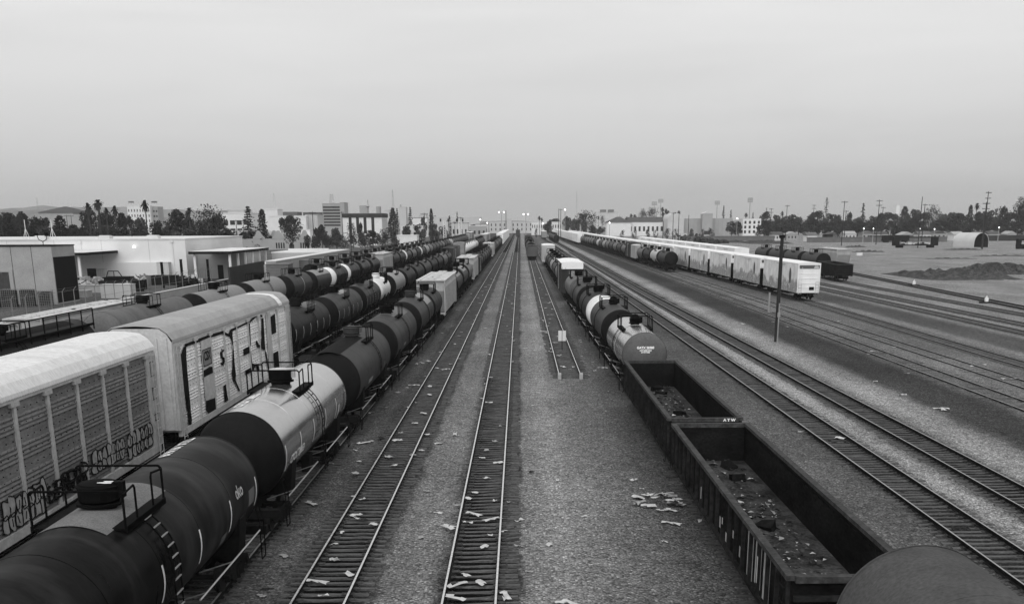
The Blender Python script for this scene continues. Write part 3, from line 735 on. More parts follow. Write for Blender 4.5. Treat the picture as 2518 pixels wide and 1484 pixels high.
for i, y in enumerate((242.5, 257.5, 272.5, 287.5, 302.5, 317.5)):
    tank_car('L1', y, 12.6, (m_dark, m_dark2, m_dark)[i % 3], 'dark tank car', rowA, 12 + i, r=1.42, zc=2.55)
hopper('L1', 344, 19, m_hop, 'pale covered hopper among tank cars', rowA, 18)
for i in range(10):
    tank_car('L1', 362.5 + i*16, 13.4, (m_grey, m_dark, m_dark2)[i % 3], 'small distant tank car', rowA, 19 + i)
for i in range(10):
    boxcar('L1', 537 + i*28, 26, (m_boxw, m_boxroof, m_boxw), 'tall white railcar far up the track', rowA, 29 + i, H=5.6, lod=1, kind='autorack')

autorack(36.5, 25.6, m_arside, m_arpost, m_arroof, 'dirty grey autorack railcar with bubble graffiti along its foot and a pale roof', 1)
autorack(65.4, 27.0, m_arside2, m_arpost2, m_arroof2, 'pale autorack railcar covered in large black graffiti with a grey roof', 2)
for tk, pl in ((0, [(6.55, 7.25, -14, 4, m_dust), (3.6, 4.2, -30, -18, m_dust), (1.0, 1.05, 60, 61, m_dust)]), (1, [(4.5, 4.9, -26, -2, m_pale), (6.2, 6.7, -22, 8, m_dust), (-.9, -.2, -20, -12, m_dust)]), (2, [(-3.2, -1.6, -22, -12, m_lgrey), (3.4, 3.9, -20, -6, m_grey)]), (3, [(-2.5, -1.2, -20, -12, m_lgrey), (.5, 1.0, 60, 70, m_pale)])):
    car = [q for q in bpy.data.objects if q.name.startswith('tank_car')][tk]
    for (a_, c_, p0, p1, mm) in pl:
        b = MB(); patch(b, 1.5 + .013, (2.64, 2.7, 2.65, 2.65)[tk], a_, c_, D2(p0), D2(p1), 0, 6, 1); ob('placard', b.mesh('placard', mm), car)
    if tk == 0:
        b = MB(); b.box(.05, .36, -1.0, -.93, 4.70, 4.715); b.box(.05, .36, -.88, -.81, 4.70, 4.715); ob('sticker', b.mesh('sticker', m_paint), car)
rowB = 'the line behind the autoracks'
tank_car('L2', 88.3, 15.2, m_dark2, 'charcoal tank car with fenced platform', rowB, 0, style=1, hatch_m=m_iron2, pad=(m_grey, 60, 110, .5, 5), hy=.5, stripes=True, lod=0)
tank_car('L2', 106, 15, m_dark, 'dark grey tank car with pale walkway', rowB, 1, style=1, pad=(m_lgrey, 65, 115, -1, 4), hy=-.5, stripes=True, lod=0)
tank_car('L2', 122.5, 13.4, m_black, 'black tank car next to a white one', rowB, 2, style=1, pad=(m_dark, 60, 115, -2, 4), stripes=True, lod=0)
tank_car('L2', 136, 8.4, m_white, 'short white tank car with white cage', rowB, 3, r=1.3, zc=2.7, style=1, nearhead=m_white, farhead=m_white, hatch_m=m_white)
for i, (y, b_) in enumerate(((150.5, m_lgrey), (166, m_dark2), (181.5, m_dark2), (197, m_dark), (212.5, m_dark2), (228, m_dark2), (243.5, m_grey), (258.5, m_black))):
    tank_car('L2', y, 13.4, b_, ('pale grey tank car with black head' if i == 0 else 'grey tank car' if i == 6 else 'dark tank car'), rowB, 4 + i, r=1.46, zc=2.6)
boxcar('L2', 276, 15, (M('graffitied dark boxcar', .05, .7, var=.4, chips=(.5, 1.6, .6)), m_boxd, m_boxd), 'dark boxcar scrawled with pale graffiti', rowB, 12, H=4.6)
boxcar('L2', 292, 13, (m_grey, m_boxd, m_grey), 'grey boxcar with a graffitied side', rowB, 13, H=4.7)
boxcar('L2', 324, 8, (m_lgrey, m_lgrey, m_lgrey), 'short pale upright railcar', rowB, 14, H=5.0)
for i in range(8):
    tank_car('L2', 341 + i*12.6, 10.8, m_white if i < 6 else m_pale, 'white tank car', rowB, 15 + i, nearhead=m_white, farhead=m_white, r=1.4, hatch_m=m_lgrey)
for i in range(5):
    tank_car('L2', 448 + i*15, 12.6, m_dark2, 'small dark tank car', rowB, 23 + i)
boxcar('L2', 540, 16, (m_lgrey, m_boxroof, m_lgrey), 'pale boxcar far back', rowB, 28, H=5.2)
boxcar('L2', 562, 16, (m_grey, m_boxroof, m_grey), 'grey boxcar far back', rowB, 29, H=5.0)
boxcar('L2', 590, 20, (m_lgrey, m_boxroof, m_lgrey), 'pale boxcar far back', rowB, 30, H=5.2)

rowC = 'the row left of the autoracks'
tank_car('L3', 66.3, 16.8, m_dark2, 'dark tank car with long railed walkway', rowC, 0, r=1.5, zc=2.85, walk=True, lod=0, hy=-3, pad=(m_iron2, 60, 120, -8, 6))
tank_car('L3', 88.0, 19.0, m_dust, 'long dusty grey tank car', rowC, 1, r=1.55, zc=2.85, lod=0, hatch_m=m_iron2, pad=(m_dark, 95, 165, -6, 9), nearhead=m_dust)
tank_car('L3', 108.6, 16.2, M('plain grey tank paint', .2, .5, var=.16, scale=.5, spec=.08), 'plain grey tank car with a black bonnet', rowC, 2, r=1.52, zc=2.8, lod=0)
tank_car('L3', 127.3, 16.5, M('plain grey tank paint', .2), 'plain grey tank car before the darker tanks', rowC, 3, r=1.52, zc=2.8, lod=0)
tank_car('L3', 145.5, 12.5, m_dark, 'dark grey tank car with thin white ring', rowC, 4, r=1.5, zc=2.65, bands=[(m_pale, .4, .55)])
tank_car('L3', 160, 11.6, m_dark, 'dark grey tank car with pale top', rowC, 5, r=1.46, zc=2.6, pad=(m_lgrey, 35, 100, -5, 5))
tank_car('L3', 174, 12, m_black, 'black tank car with white near end', rowC, 6, nearhead=m_white, r=1.46, zc=2.6)
tank_car('L3', 188, 12, m_black, 'glossy black tank car with white end', rowC, 7, nearhead=m_white, r=1.46, zc=2.6)
tank_car('L3', 202, 12, m_black, 'black tank car', rowC, 8, r=1.46, zc=2.6)
tank_car('L3', 216, 12, m_black, 'black tank car before a hopper', rowC, 9, r=1.46, zc=2.6)
hopper('L3', 234.5, 17, m_hop, 'pale covered hopper', rowC, 10)
for i in range(25):
    w = i in (2, 5, 15); b_ = (m_dark, m_black2, m_black, m_grey, m_dark2, m_dark, m_lgrey, m_grey)[i % 8] if i < 17 else m_dark
    tank_car('L3', 252 + i*14.2, 12.4, b_, 'white-ringed tank car' if w else {m_grey: 'grey tank car', m_lgrey: 'pale grey tank car'}.get(b_, 'dark tank car'), rowC, 11 + i, r=1.44, zc=2.6,
             nearhead=m_white if w else None)
hopper('L3', 612, 17, m_hop, 'pale hopper far back', rowC, 36); boxcar('L3', 634, 17, (m_hop, m_boxroof, m_grey), 'pale high boxcar far back', rowC, 37, H=5.3); boxcar('L3', 655, 18, (m_grey, m_boxroof, m_grey), 'grey high boxcar far back', rowC, 38, H=5.3)
rowD = 'the leftmost far tanker row'
for i in range(14):
    tank_car('L4', 188 + i*15.2, 13.2, (m_black2, m_black, m_dark2)[i % 3], ('faded black tank car', 'black tank car', 'charcoal tank car')[i % 3], rowD, i, r=1.46, zc=2.6)
rowE = 'the hopper pair at the left edge'
hq = hopper('L5', 74.5, 20, m_pale, 'whitish covered hopper', rowE, 0, lod=0)
hq2 = hopper('L5', 98.5, 22, m_hop, 'pale covered hopper numbered 630', rowE, 1, lod=0, mark='630')
hq.scale = hq2.scale = (1, 1, .74)

gondola('R2', 34.3, 20.1, 'nearest open gondola railcar, black and rusty with graffitied left side', panels=True)
gondola('R2', 55.6, 19.9, 'farther open gondola railcar coupled in front of a grey-ended tank car', end_text='A T W', panels=False)
rowF = 'the row with two gondolas'
tank_car('R2', 12.9, 16.2, M('matt grey tank paint', .072, .75, var=.25, scale=1.1, fine=.2, fscale=14, spec=.03), 'smooth grey tank top at the bottom edge', rowF, 0, r=1.6, zc=2.75, farhead=M('matt grey tank paint', .075), lod=0)
g = tank_car('R2', 74.8, 13, m_silver, 'silver-sided tank car with a grey lettered end', rowF, 3, r=1.36, zc=2.42, nearhead=m_grey, style=2, lod=0, hatch_m=m_iron, bands=[(m_pale, -.7, -.6)])
def hd_text(txt, size, z):
    r, d, L = 1.36, 1.36*.48, 13
    def fn(u, v):
        zz = z + v; q = min(.995, math.hypot(u, zz) / r); return (u, -(L/2 - d + d*math.sqrt(1 - q*q)) - .02, 2.42 + zz)
    return text_mesh(txt, size, fn, m_paint, .008)
ob('lettering', hd_text('GATX 28388', .19, .5), g); ob('lettering', hd_text('CAPY 20700 GALS', .09, .34), g); ob('lettering', hd_text('LT WT 71200', .09, .23), g)
tank_car('R2', 91.3, 13.4, m_dark, 'dark grey tank car', rowF, 4, r=1.42, zc=2.5, style=2, lod=0)
tank_car('R2', 108, 13.4, m_dark2, 'charcoal tank car with big white ring', rowF, 5, r=1.45, zc=2.5, nearhead=m_white, lod=0, bands=[(m_white, -6.0, -5.2)])
tank_car('R2', 124.8, 13.4, m_dark, 'dark grey tank car before a lighter one', rowF, 6, r=1.45, zc=2.5, lod=0)
tank_car('R2', 141.2, 13.2, m_grey, 'lighter grey tank car before a boxcar', rowF, 7, r=1.42, zc=2.5, nearhead=m_grey)
bx = boxcar('R2', 164.5, 16, (m_boxd, m_boxroof, m_boxd), 'dark boxcar with white roof and white end strip', rowF, 8, H=5.1, lod=1)
b = MB(); b.prism([(-1.42, 4.1), (1.42, 4.1), (1.48, 4.25), (1.48, 4.75), (1.3, 4.98), (-1.3, 4.98), (-1.48, 4.75), (-1.48, 4.25)], lambda u, v, dd: (u, -8.03 - dd, v), 0, .06); ob('end_strip', b.mesh('end_strip', m_boxroof), bx)
b = MB()
for q in range(3): b.box(-.45, .45, -8.11, -8.1, 3.75 - q*.16, 3.83 - q*.16)
ob('data_stencil', b.mesh('data_stencil', m_dullpaint), bx)
for i in range(6):
    tank_car('R2', 182 + i*15.2, 13.4, (m_grey, m_dark, m_lgrey, m_dark2, m_dark2, m_lgrey)[i], ('grey', 'dark', 'pale grey', 'charcoal', 'charcoal', 'pale grey')[i] + ' tank car', rowF, 9 + i, r=1.42, zc=2.5)
boxcar('R2', 290, 16, (m_pale, m_boxroof, m_pale), 'pale boxcar with a rounded white roof', rowF, 15, H=5.0)
rowG = 'the stub siding'
boxcar('R1', 335, 16, (m_boxd, m_boxd, M('red-brown boxcar end', .075, .7, var=.15)), 'plain dark boxcar facing the bridge', rowG, 0, H=3.9, lod=1)
gg = gondola('R1', 356, 18, 'dark low gondola behind the plain dark boxcar', H=3.2)
tank_car('R1', 378, 14, m_dark, 'dark tank car', rowG, 1); tank_car('R1', 396, 14, m_dark2, 'charcoal tank car', rowG, 2); tank_car('R1', 455, 15, m_dark2, 'small dark tank car', rowG, 3)
boxcar('R1', 480, 16, (m_boxd, m_boxd, m_boxd), 'small dark boxcar', rowG, 4, H=4.4); boxcar('R1', 520, 18, (m_boxd, m_boxd, m_boxd), 'tiny dark boxcar', rowG, 5, H=4.6)
boxcar('R3', 735, 18, (m_lgrey, m_boxroof, m_lgrey), 'whitish boxcar end', 'the far line right of centre', 0, H=4.9); boxcar('R3', 757, 18, (m_grey, m_boxroof, m_grey), 'grey boxcar', 'the far line right of centre', 1, H=5)
for i in range(7): tank_car('R4', 600 + i*15, 13.4, m_dark, 'small dark tank car', 'the far line beside the two thin poles', i)
boxcar('B', 838, 20, (m_dark, m_grey, m_boxd), 'dark railcar standing alone', 'the middle track', 0, H=5.2)
rowW = 'the far white string'
for i in range(14):
    boxcar('R5', 558 + i*23, 21.6, (m_boxw, m_boxroof, m_boxw), 'white boxcar with two dark end windows' if i == 0 else 'far white boxcar', rowW, i, H=5.0, lod=1 if i < 3 else 2)
rowT = 'the string beside white boxcars'
seqT = [m_grey, m_dark2, m_lgrey, m_pale, m_grey, m_dark, m_lgrey]
for i in range(24):
    Y = 252.5 + i*14.2
    if i == 4: boxcar('R6', Y, 12, (m_hop, m_hoproof, m_hop), 'pale stubby boxcar', rowT, i, H=4.4)
    elif i == 5: boxcar('R6', Y, 12.5, (m_boxd, m_boxd, m_boxd), 'dark red-brown boxcar', rowT, i, H=4.8)
    else:
        b_ = (m_dark, m_pale, m_dark2, m_grey, 0, 0, m_grey, m_dark, m_grey, m_dark, m_grey, m_lgrey)[i % 12] or m_grey
        tank_car('R6', Y, 12.8, b_, ('black-ended tank car' if i == 0 else {m_pale: 'whitish tank car', m_grey: 'grey tank car', m_lgrey: 'pale grey tank car'}.get(b_, 'dark tank car')), rowT, i, r=1.46, zc=2.6, lod=1 if i < 8 else 2)
m_reef = M('graffitied white reefer side', .56, .6, var=.1)
def reefer_mat():
    m, nt, b = node_mat('white reefer side with graffiti'); L = nt.links.new
    tc = N(nt, 'ShaderNodeTexCoord'); oi = N(nt, 'ShaderNodeObjectInfo'); mu = N(nt, 'ShaderNodeMath', operation='MULTIPLY'); mu.inputs[1].default_value = 50; L(oi.outputs['Random'], mu.inputs[0])
    n1 = N(nt, 'ShaderNodeTexNoise', noise_dimensions='4D'); n1.inputs['Scale'].default_value = 1.3; n1.inputs['Detail'].default_value = 5; n1.inputs['Distortion'].default_value = 2.2
    L(tc.outputs['Object'], n1.inputs['Vector']); L(mu.outputs[0], n1.inputs['W'])
    rp = ramp(nt, [(.36, .9), (.39, .25), (.43, .75), (.46, .18), (.5, .65), (.53, .12), (.57, .5), (.6, .2), (.64, .9)]); L(n1.outputs[0], rp.inputs[0])
    sx = N(nt, 'ShaderNodeSeparateXYZ'); L(tc.outputs['Object'], sx.inputs[0])
    n2 = N(nt, 'ShaderNodeTexNoise', noise_dimensions='4D'); n2.inputs['Scale'].default_value = .5; L(tc.outputs['Object'], n2.inputs['Vector']); L(mu.outputs[0], n2.inputs['W'])
    h = N(nt, 'ShaderNodeMath', operation='MULTIPLY_ADD'); h.inputs[1].default_value = 4.; L(n2.outputs[0], h.inputs[0]); L(sx.outputs['Z'], h.inputs[2])
    msk = N(nt, 'ShaderNodeMapRange'); msk.inputs['From Min'].default_value = 4.6; msk.inputs['From Max'].default_value = 4.1; L(h.outputs[0], msk.inputs['Value'])
    mx = N(nt, 'ShaderNodeMix', data_type='FLOAT'); mx.inputs[2].default_value = 1; L(msk.outputs[0], mx.inputs[0]); L(rp.outputs[0], mx.inputs[3])
    n3 = N(nt, 'ShaderNodeTexNoise'); n3.inputs['Scale'].default_value = .7; L(tc.outputs['Object'], n3.inputs['Vector']); r3 = ramp(nt, [(.3, .6), (.7, .82)]); L(n3.outputs[0], r3.inputs[0])
    a = N(nt, 'ShaderNodeMath', operation='MULTIPLY'); L(mx.outputs[0], a.inputs[0]); L(r3.outputs[0], a.inputs[1])
    cc = N(nt, 'ShaderNodeCombineColor'); [L(a.outputs[0], cc.inputs[i]) for i in range(3)]; L(cc.outputs[0], b.inputs['Base Color']); b.inputs['Roughness'].default_value = .6
    return m
m_reef = reefer_mat()
rowX = 'the long white string'
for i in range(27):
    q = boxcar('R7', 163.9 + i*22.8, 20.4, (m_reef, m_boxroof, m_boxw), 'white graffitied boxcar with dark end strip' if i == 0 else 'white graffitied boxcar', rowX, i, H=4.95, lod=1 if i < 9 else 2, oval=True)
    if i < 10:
        b = MB(); b.box(-1.5, -1.12, -10.75, -10.22, .9, 3.3); b.box(-1.45, 1.45, -10.8, -10.22, .8, 1.15) if i else None; ob('end_gear_gap', b.mesh('end_gear_gap', m_iron), q) if i else None  # dark brake gear; upright added so the gap between cars reads dark
    if i < 3:
        b = MB(); b.box(-1.35, 1.35, -10.26, -10.24, 4.1, 4.55); ob('end_strip', b.mesh('end_strip', m_grey), q)
        b = MB(); b.box(.6, 1.25, -10.27, -10.261, 4.2, 4.3); b.box(.7, 1.15, -10.27, -10.261, 4.36, 4.44); ob('data_stencil', b.mesh('data_stencil', m_paint), q)
        b = MB(); b.box(.1, .75, -10.3, -10.24, 1.35, 1.75); ob('end_hatch', b.mesh('end_hatch', m_dk), q)
for i in range(8):
    boxcar('R8', 253 + i*22.8, 21.2, (m_boxw, m_boxroof, m_boxw), 'clean white boxcar', 'the second white string behind it', i, H=4.95, lod=1)
gondola('R10', 211.5, 17, 'dark slatted gondola end standing beside the last white boxcar', H=2.9)
for i in range(4):
    tank_car('R10', 236.5 + i*16, 14.4, m_dark, 'dull grey tank car with black end' if i == 0 else 'dull grey tank car', 'the row behind the slatted gondola', i, r=1.46, zc=2.6, lod=1)
hopper('R11', 252, 17, m_hop, 'pale hopper with dark lower bays', 'the curved siding by the dirt field', 0)

# ------------------------------------------------------------------ ground
def ground_mat():
    m, nt, b = node_mat('gravel yard ground'); b.inputs['Specular IOR Level'].default_value = 0; L = nt.links.new
    tc = N(nt, 'ShaderNodeTexCoord'); sx = N(nt, 'ShaderNodeSeparateXYZ'); L(tc.outputs['Object'], sx.inputs[0])
    def noise(scale, det=4, rough=.55, st_=(1, 1, 1)):
        mp = N(nt, 'ShaderNodeMapping'); mp.inputs['Scale'].default_value = st_; L(tc.outputs['Object'], mp.inputs[0])
        n = N(nt, 'ShaderNodeTexNoise'); n.inputs['Scale'].default_value = scale; n.inputs['Detail'].default_value = det; n.inputs['Roughness'].default_value = rough; L(mp.outputs[0], n.inputs['Vector']); return n.outputs[0]
    def math_(op, a, b_):
        n = N(nt, 'ShaderNodeMath', operation=op)
        for i, q in enumerate((a, b_)):
            if isinstance(q, (int, float)): n.inputs[i].default_value = q
            else: L(q, n.inputs[i])
        return n.outputs[0]
    wob = math_('MULTIPLY', math_('SUBTRACT', noise(.5, 5, .6, (1, .35, 1)), .5), 1.2)
    x = math_('ADD', sx.outputs['X'], wob)
    x = math_('ADD', x, math_('MULTIPLY', math_('SUBTRACT', noise(4., 3), .5), .5))
    left = [(-70, .075), (-50, .07), (-42, .05), (-36, .035), (-20, .03), (-12, .035), (-8.4, .07), (-7.6, .085), (-7.0, .05), (-6.6, .004), (-4.95, .004), (-4.5, .05), (-4.2, .13), (-3.0, .14), (-2.55, .12), (-2.35, .05), (-2.2, .004), (-.75, .004), (-.25, .03), (.0, .14), (.9, .165), (1.4, .19), (2.0, .15), (3.4, .12), (4.6, .1), (5.6, .075), (8, .06)]  # dark stops paint shade under the left car rows into the gravel
    right = [(8, .06), (9.6, .075), (11, .09), (13, .08), (14.2, .07), (14.8, .022), (16.1, .022), (16.5, .12), (17.1, .23), (17.7, .23), (18.2, .07), (18.7, .006), (20.0, .006), (20.5, .13), (21.5, .22), (23.2, .15), (24.0, .04), (27.4, .032), (28.2, .085), (30.2, .10), (31.4, .13), (32.6, .11), (36.4, .1), (38.8, .11), (40.6, .15), (41.5, .065), (45, .055), (46.6, .15), (52, .16), (70, .17), (130, .18)]
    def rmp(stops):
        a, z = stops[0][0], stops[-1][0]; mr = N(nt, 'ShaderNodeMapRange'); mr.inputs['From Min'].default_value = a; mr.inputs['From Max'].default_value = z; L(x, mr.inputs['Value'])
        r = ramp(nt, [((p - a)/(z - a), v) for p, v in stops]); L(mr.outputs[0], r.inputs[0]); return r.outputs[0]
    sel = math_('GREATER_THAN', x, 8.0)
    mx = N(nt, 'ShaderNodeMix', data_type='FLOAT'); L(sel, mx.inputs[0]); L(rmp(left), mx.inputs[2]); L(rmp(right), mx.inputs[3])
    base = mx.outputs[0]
    big = ramp(nt, [(.3, .72), (.7, 1.25)]); L(noise(.13, 6, .6, (1, .5, 1)), big.inputs[0])
    med = ramp(nt, [(.3, .8), (.7, 1.2)]); L(noise(1.4, 4, .6), med.inputs[0])
    vo = N(nt, 'ShaderNodeTexVoronoi'); vo.inputs['Scale'].default_value = 14.; vo.inputs['Randomness'].default_value = 1; L(tc.outputs['Object'], vo.inputs['Vector'])
    sc_ = N(nt, 'ShaderNodeSeparateColor'); L(vo.outputs['Color'], sc_.inputs[0])
    gr = ramp(nt, [(0, .38), (.25, .7), (.6, 1.02), (.88, 1.3), (.96, 1.7), (1, 2.5)]); L(sc_.outputs[0], gr.inputs[0])
    cr = ramp(nt, [(0, 1.1), (.5, .95), (.8, .5)]); L(vo.outputs['Distance'], cr.inputs[0])
    v = base
    v = math_('MULTIPLY', v, 1.6)
    for q in (big.outputs[0], med.outputs[0], gr.outputs[0], cr.outputs[0]): v = math_('MULTIPLY', v, q)
    cc = N(nt, 'ShaderNodeCombineColor'); [L(v, cc.inputs[i]) for i in range(3)]; L(cc.outputs[0], b.inputs['Base Color'])
    b.inputs['Roughness'].default_value = .95; b.inputs['Specular IOR Level'].default_value = .03
    bp = N(nt, 'ShaderNodeBump'); bp.inputs['Strength'].default_value = .9; bp.inputs['Distance'].default_value = .05
    L(math_('SUBTRACT', 1, vo.outputs['Distance']), bp.inputs['Height']); L(bp.outputs[0], b.inputs['Normal'])
    return m
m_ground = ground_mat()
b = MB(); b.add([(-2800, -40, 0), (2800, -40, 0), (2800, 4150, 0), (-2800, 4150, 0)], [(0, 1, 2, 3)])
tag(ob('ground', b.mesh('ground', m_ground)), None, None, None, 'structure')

# hills
def hills(name, pts, Y, seed):
    rr = random.Random(seed); b = MB(); vs = []; n = 160
    xs = [pts[0][0] + (pts[-1][0] - pts[0][0])*i/n for i in range(n + 1)]
    def hh(x):
        for (a, ha), (c, hc) in zip(pts, pts[1:]):
            if x <= c: return ha + (hc - ha)*(x - a)/(c - a)
        return pts[-1][1]
    for x in xs:
        h = hh(x)*(1 + rr.uniform(-.06, .06)) + 2*math.sin(x*.02 + seed); vs += [(x, Y - 120, -.5), (x, Y - 40, h*.7), (x, Y, h), (x, Y + 120, -.5)]
    b.add(vs, [(i*4+k, i*4+4+k, i*4+5+k, i*4+1+k) for i in range(n) for k in range(3)], 0, True)
    return tag(ob(name, b.mesh(name, m_hill)), None, None, None, 'structure')
hills('hills', [(-2700, 60), (-1600, 66), (-1200, 60), (-900, 44), (-600, 22), (-330, 20), (-200, 16), (-80, 14), (60, 12), (300, 12), (900, 14), (2700, 20)], 3900, 2)
hills('hills', [(-2000, 20), (-1300, 40), (-1000, 38), (-800, 24), (-600, 10), (-300, 3), (2000, 3)], 2600, 5)

# ------------------------------------------------------------------ sky, sun, haze, camera
W = bpy.data.worlds.new('World'); SC.world = W; W.use_nodes = True
nt = W.node_tree; nt.nodes.clear(); L = nt.links.new
wo = N(nt, 'ShaderNodeOutputWorld'); bg = N(nt, 'ShaderNodeBackground'); L(bg.outputs[0], wo.inputs[0])
SUN_EL, SUN_AZ = math.radians(42), math.radians(190)      # behind the camera, a little to the left
sky = N(nt, 'ShaderNodeTexSky', sky_type='NISHITA'); sky.sun_disc = False; sky.sun_elevation = SUN_EL; sky.sun_rotation = SUN_AZ; sky.air_density = 1.0; sky.dust_density = 4.0
bw = N(nt, 'ShaderNodeRGBToBW'); L(sky.outputs[0], bw.inputs[0])
tc = N(nt, 'ShaderNodeTexCoord'); sx = N(nt, 'ShaderNodeSeparateXYZ'); L(tc.outputs['Generated'], sx.inputs[0])
SKY = ramp(nt, [(0, .47), (.02, .515), (.05, .62), (.09, .70), (.16, .80), (.3, .82), (1, .78)]); L(sx.outputs['Z'], SKY.inputs[0])
mp = N(nt, 'ShaderNodeMapping'); mp.inputs['Scale'].default_value = (1.2, 1.2, 11); L(tc.outputs['Generated'], mp.inputs[0])
cn = N(nt, 'ShaderNodeTexNoise'); cn.inputs['Scale'].default_value = 2.2; cn.inputs['Detail'].default_value = 6; cn.inputs['Roughness'].default_value = .5; cn.inputs['Distortion'].default_value = .5; L(mp.outputs[0], cn.inputs['Vector'])
cr = ramp(nt, [(.32, .95), (.5, 1.0), (.62, 1.02), (.75, 1.04)]); L(cn.outputs[0], cr.inputs[0])
def wm(op, a, b_):
    n = N(nt, 'ShaderNodeMath', operation=op)
    for i, q in enumerate((a, b_)):
        if isinstance(q, (int, float)): n.inputs[i].default_value = q
        else: L(q, n.inputs[i])
    return n.outputs[0]
val = wm('ADD', wm('MULTIPLY', wm('MULTIPLY', SKY.outputs[0], cr.outputs[0]), 10.0), wm('MULTIPLY', bw.outputs[0], .03))
cc = N(nt, 'ShaderNodeCombineColor'); [L(val, cc.inputs[i]) for i in range(3)]
L(cc.outputs[0], bg.inputs[0]); bg.inputs[1].default_value = .1
sl = bpy.data.lights.new('sun', 'SUN'); sl.energy = 1.8; sl.angle = math.radians(70); sl.color = (1, 1, 1)
so = bpy.data.objects.new('sun', sl); C.objects.link(so)
dirv = Vector((math.sin(SUN_AZ)*math.cos(SUN_EL), math.cos(SUN_AZ)*math.cos(SUN_EL), math.sin(SUN_EL)))
so.rotation_euler = dirv.to_track_quat('Z', 'Y').to_euler(); so.location = (-20, -30, 60)
hm = bpy.data.materials.new('pale haze'); hm.use_nodes = True; hn = hm.node_tree; hn.nodes.clear()
ho = N(hn, 'ShaderNodeOutputMaterial'); pv = N(hn, 'ShaderNodeVolumePrincipled'); hn.links.new(pv.outputs[0], ho.inputs['Volume'])
pv.inputs['Color'].default_value = (.9, .9, .9, 1); pv.inputs['Density'].default_value = .00013; pv.inputs['Anisotropy'].default_value = .2
b = MB(); b.box(-2900, 2900, -60, 4300, -1.5, 92)
HAZE = tag(ob('haze', b.mesh('haze', hm)), None, None, None, 'stuff')
cam = bpy.data.cameras.new('camera'); co = bpy.data.objects.new('camera', cam); C.objects.link(co); SC.camera = co
cam.sensor_fit = 'HORIZONTAL'; cam.sensor_width = 36; cam.lens = F / 2518 * 36; cam.clip_end = 12000; cam.clip_start = .5
cam.shift_x = -25.2 / 2518; cam.shift_y = 646 / 2518
co.matrix_world = Matrix.Translation((0, 0, CZ)) @ Matrix.Rotation(math.pi/2 - TH, 4, 'X') @ Matrix.Rotation(-EP, 4, 'Z')
SC.view_settings.view_transform = 'Standard'; SC.view_settings.look = 'None'; SC.view_settings.exposure = 0; SC.view_settings.gamma = 1
SC.render.engine = 'CYCLES'; SC.cycles.use_denoising = True; SC.cycles.max_bounces = 5; SC.cycles.diffuse_bounces = 3; SC.cycles.glossy_bounces = 3; SC.cycles.volume_bounces = 0
SC.cycles.transparent_max_bounces = 4; SC.cycles.caustics_reflective = False; SC.cycles.caustics_refractive = False

# ------------------------------------------------------------------ plants
def leaf_quad(b, p, sz, rr, m):
    n = Vector((rr.gauss(0, 1), rr.gauss(0, 1), rr.gauss(0, 1) + .4)).normalized(); a = n.orthogonal().normalized(); c = n.cross(a); t = rr.uniform(0, 6.3)
    u = (a*math.cos(t) + c*math.sin(t))*sz; w = (c*math.cos(t) - a*math.sin(t))*sz*rr.uniform(.5, .9)
    b.add([p - u - w*.3, p + w, p + u + w*.2, p - w], [(0, 1, 2, 3)], m)
def crown_broad(seed, wide=.42, n=1500, low=.16, lobes=11, leaf=.022, gap=0.):
    rr = random.Random(seed); b = MB(); L_ = []
    for i in range(lobes):
        a = rr.uniform(0, 6.3); q = rr.uniform(.1, 1)**.6; z = rr.uniform(low + .12, .86)
        env = math.sqrt(max(.05, 1 - ((z - .55)/.5)**2)); L_.append((Vector((math.cos(a)*q*wide*env*.75, math.sin(a)*q*wide*env*.75, z)), rr.uniform(.11, .2)*(wide/.42)**.5, rr.choice((0, 0, 1, 1, 2))))
    L_.append((Vector((0, 0, .86)), .13, 1))
    for i in range(n):
        c, r, m = rr.choice(L_); d = Vector((rr.gauss(0, 1), rr.gauss(0, 1), rr.gauss(0, 1))).normalized()
        p = c + d*r*rr.uniform(.55, 1.06); p.z = max(low*.8, min(1, p.z))
        leaf_quad(b, p, leaf*rr.uniform(.6, 1.5), rr, m if rr.random() < .8 else rr.choice((0, 1)))
    return b
def crown_conifer(seed, wide=.2, n=1300, low=.08, droop=.35, tiers=16, leaf=.02):
    rr = random.Random(seed); b = MB()
    for t in range(tiers):
        z = low + (1 - low)*(t/tiers)**.9; w = wide*(1 - (z - low)/(1 - low))**.8 + .012
        for k in range(7):
            a = rr.uniform(0, 6.3); ln = w*rr.uniform(.5, 1.15)
            for i in range(max(3, int(n/tiers/7))):
                q = rr.uniform(.1, 1); p = Vector((math.cos(a)*ln*q, math.sin(a)*ln*q, z - droop*ln*q*q + rr.uniform(-.012, .012)))
                leaf_quad(b, p, leaf*rr.uniform(.6, 1.4)*(1.1 - .5*q), rr, rr.choice((0, 0, 1)))
    return b
def crown_column(seed, wide=.1, n=1100, low=.05):
    rr = random.Random(seed); b = MB()
    for i in range(n):
        z = rr.uniform(low, 1); w = wide*math.sqrt(max(.02, 1 - ((z - .4)/.62)**2))*rr.choice((.75, 1, 1.2)); a = rr.uniform(0, 6.3); q = rr.uniform(.5, 1)
        leaf_quad(b, Vector((math.cos(a)*w*q, math.sin(a)*w*q, z + rr.uniform(-.02, .02))), .022*rr.uniform(.6, 1.4), rr, rr.choice((0, 0, 1)))
    return b
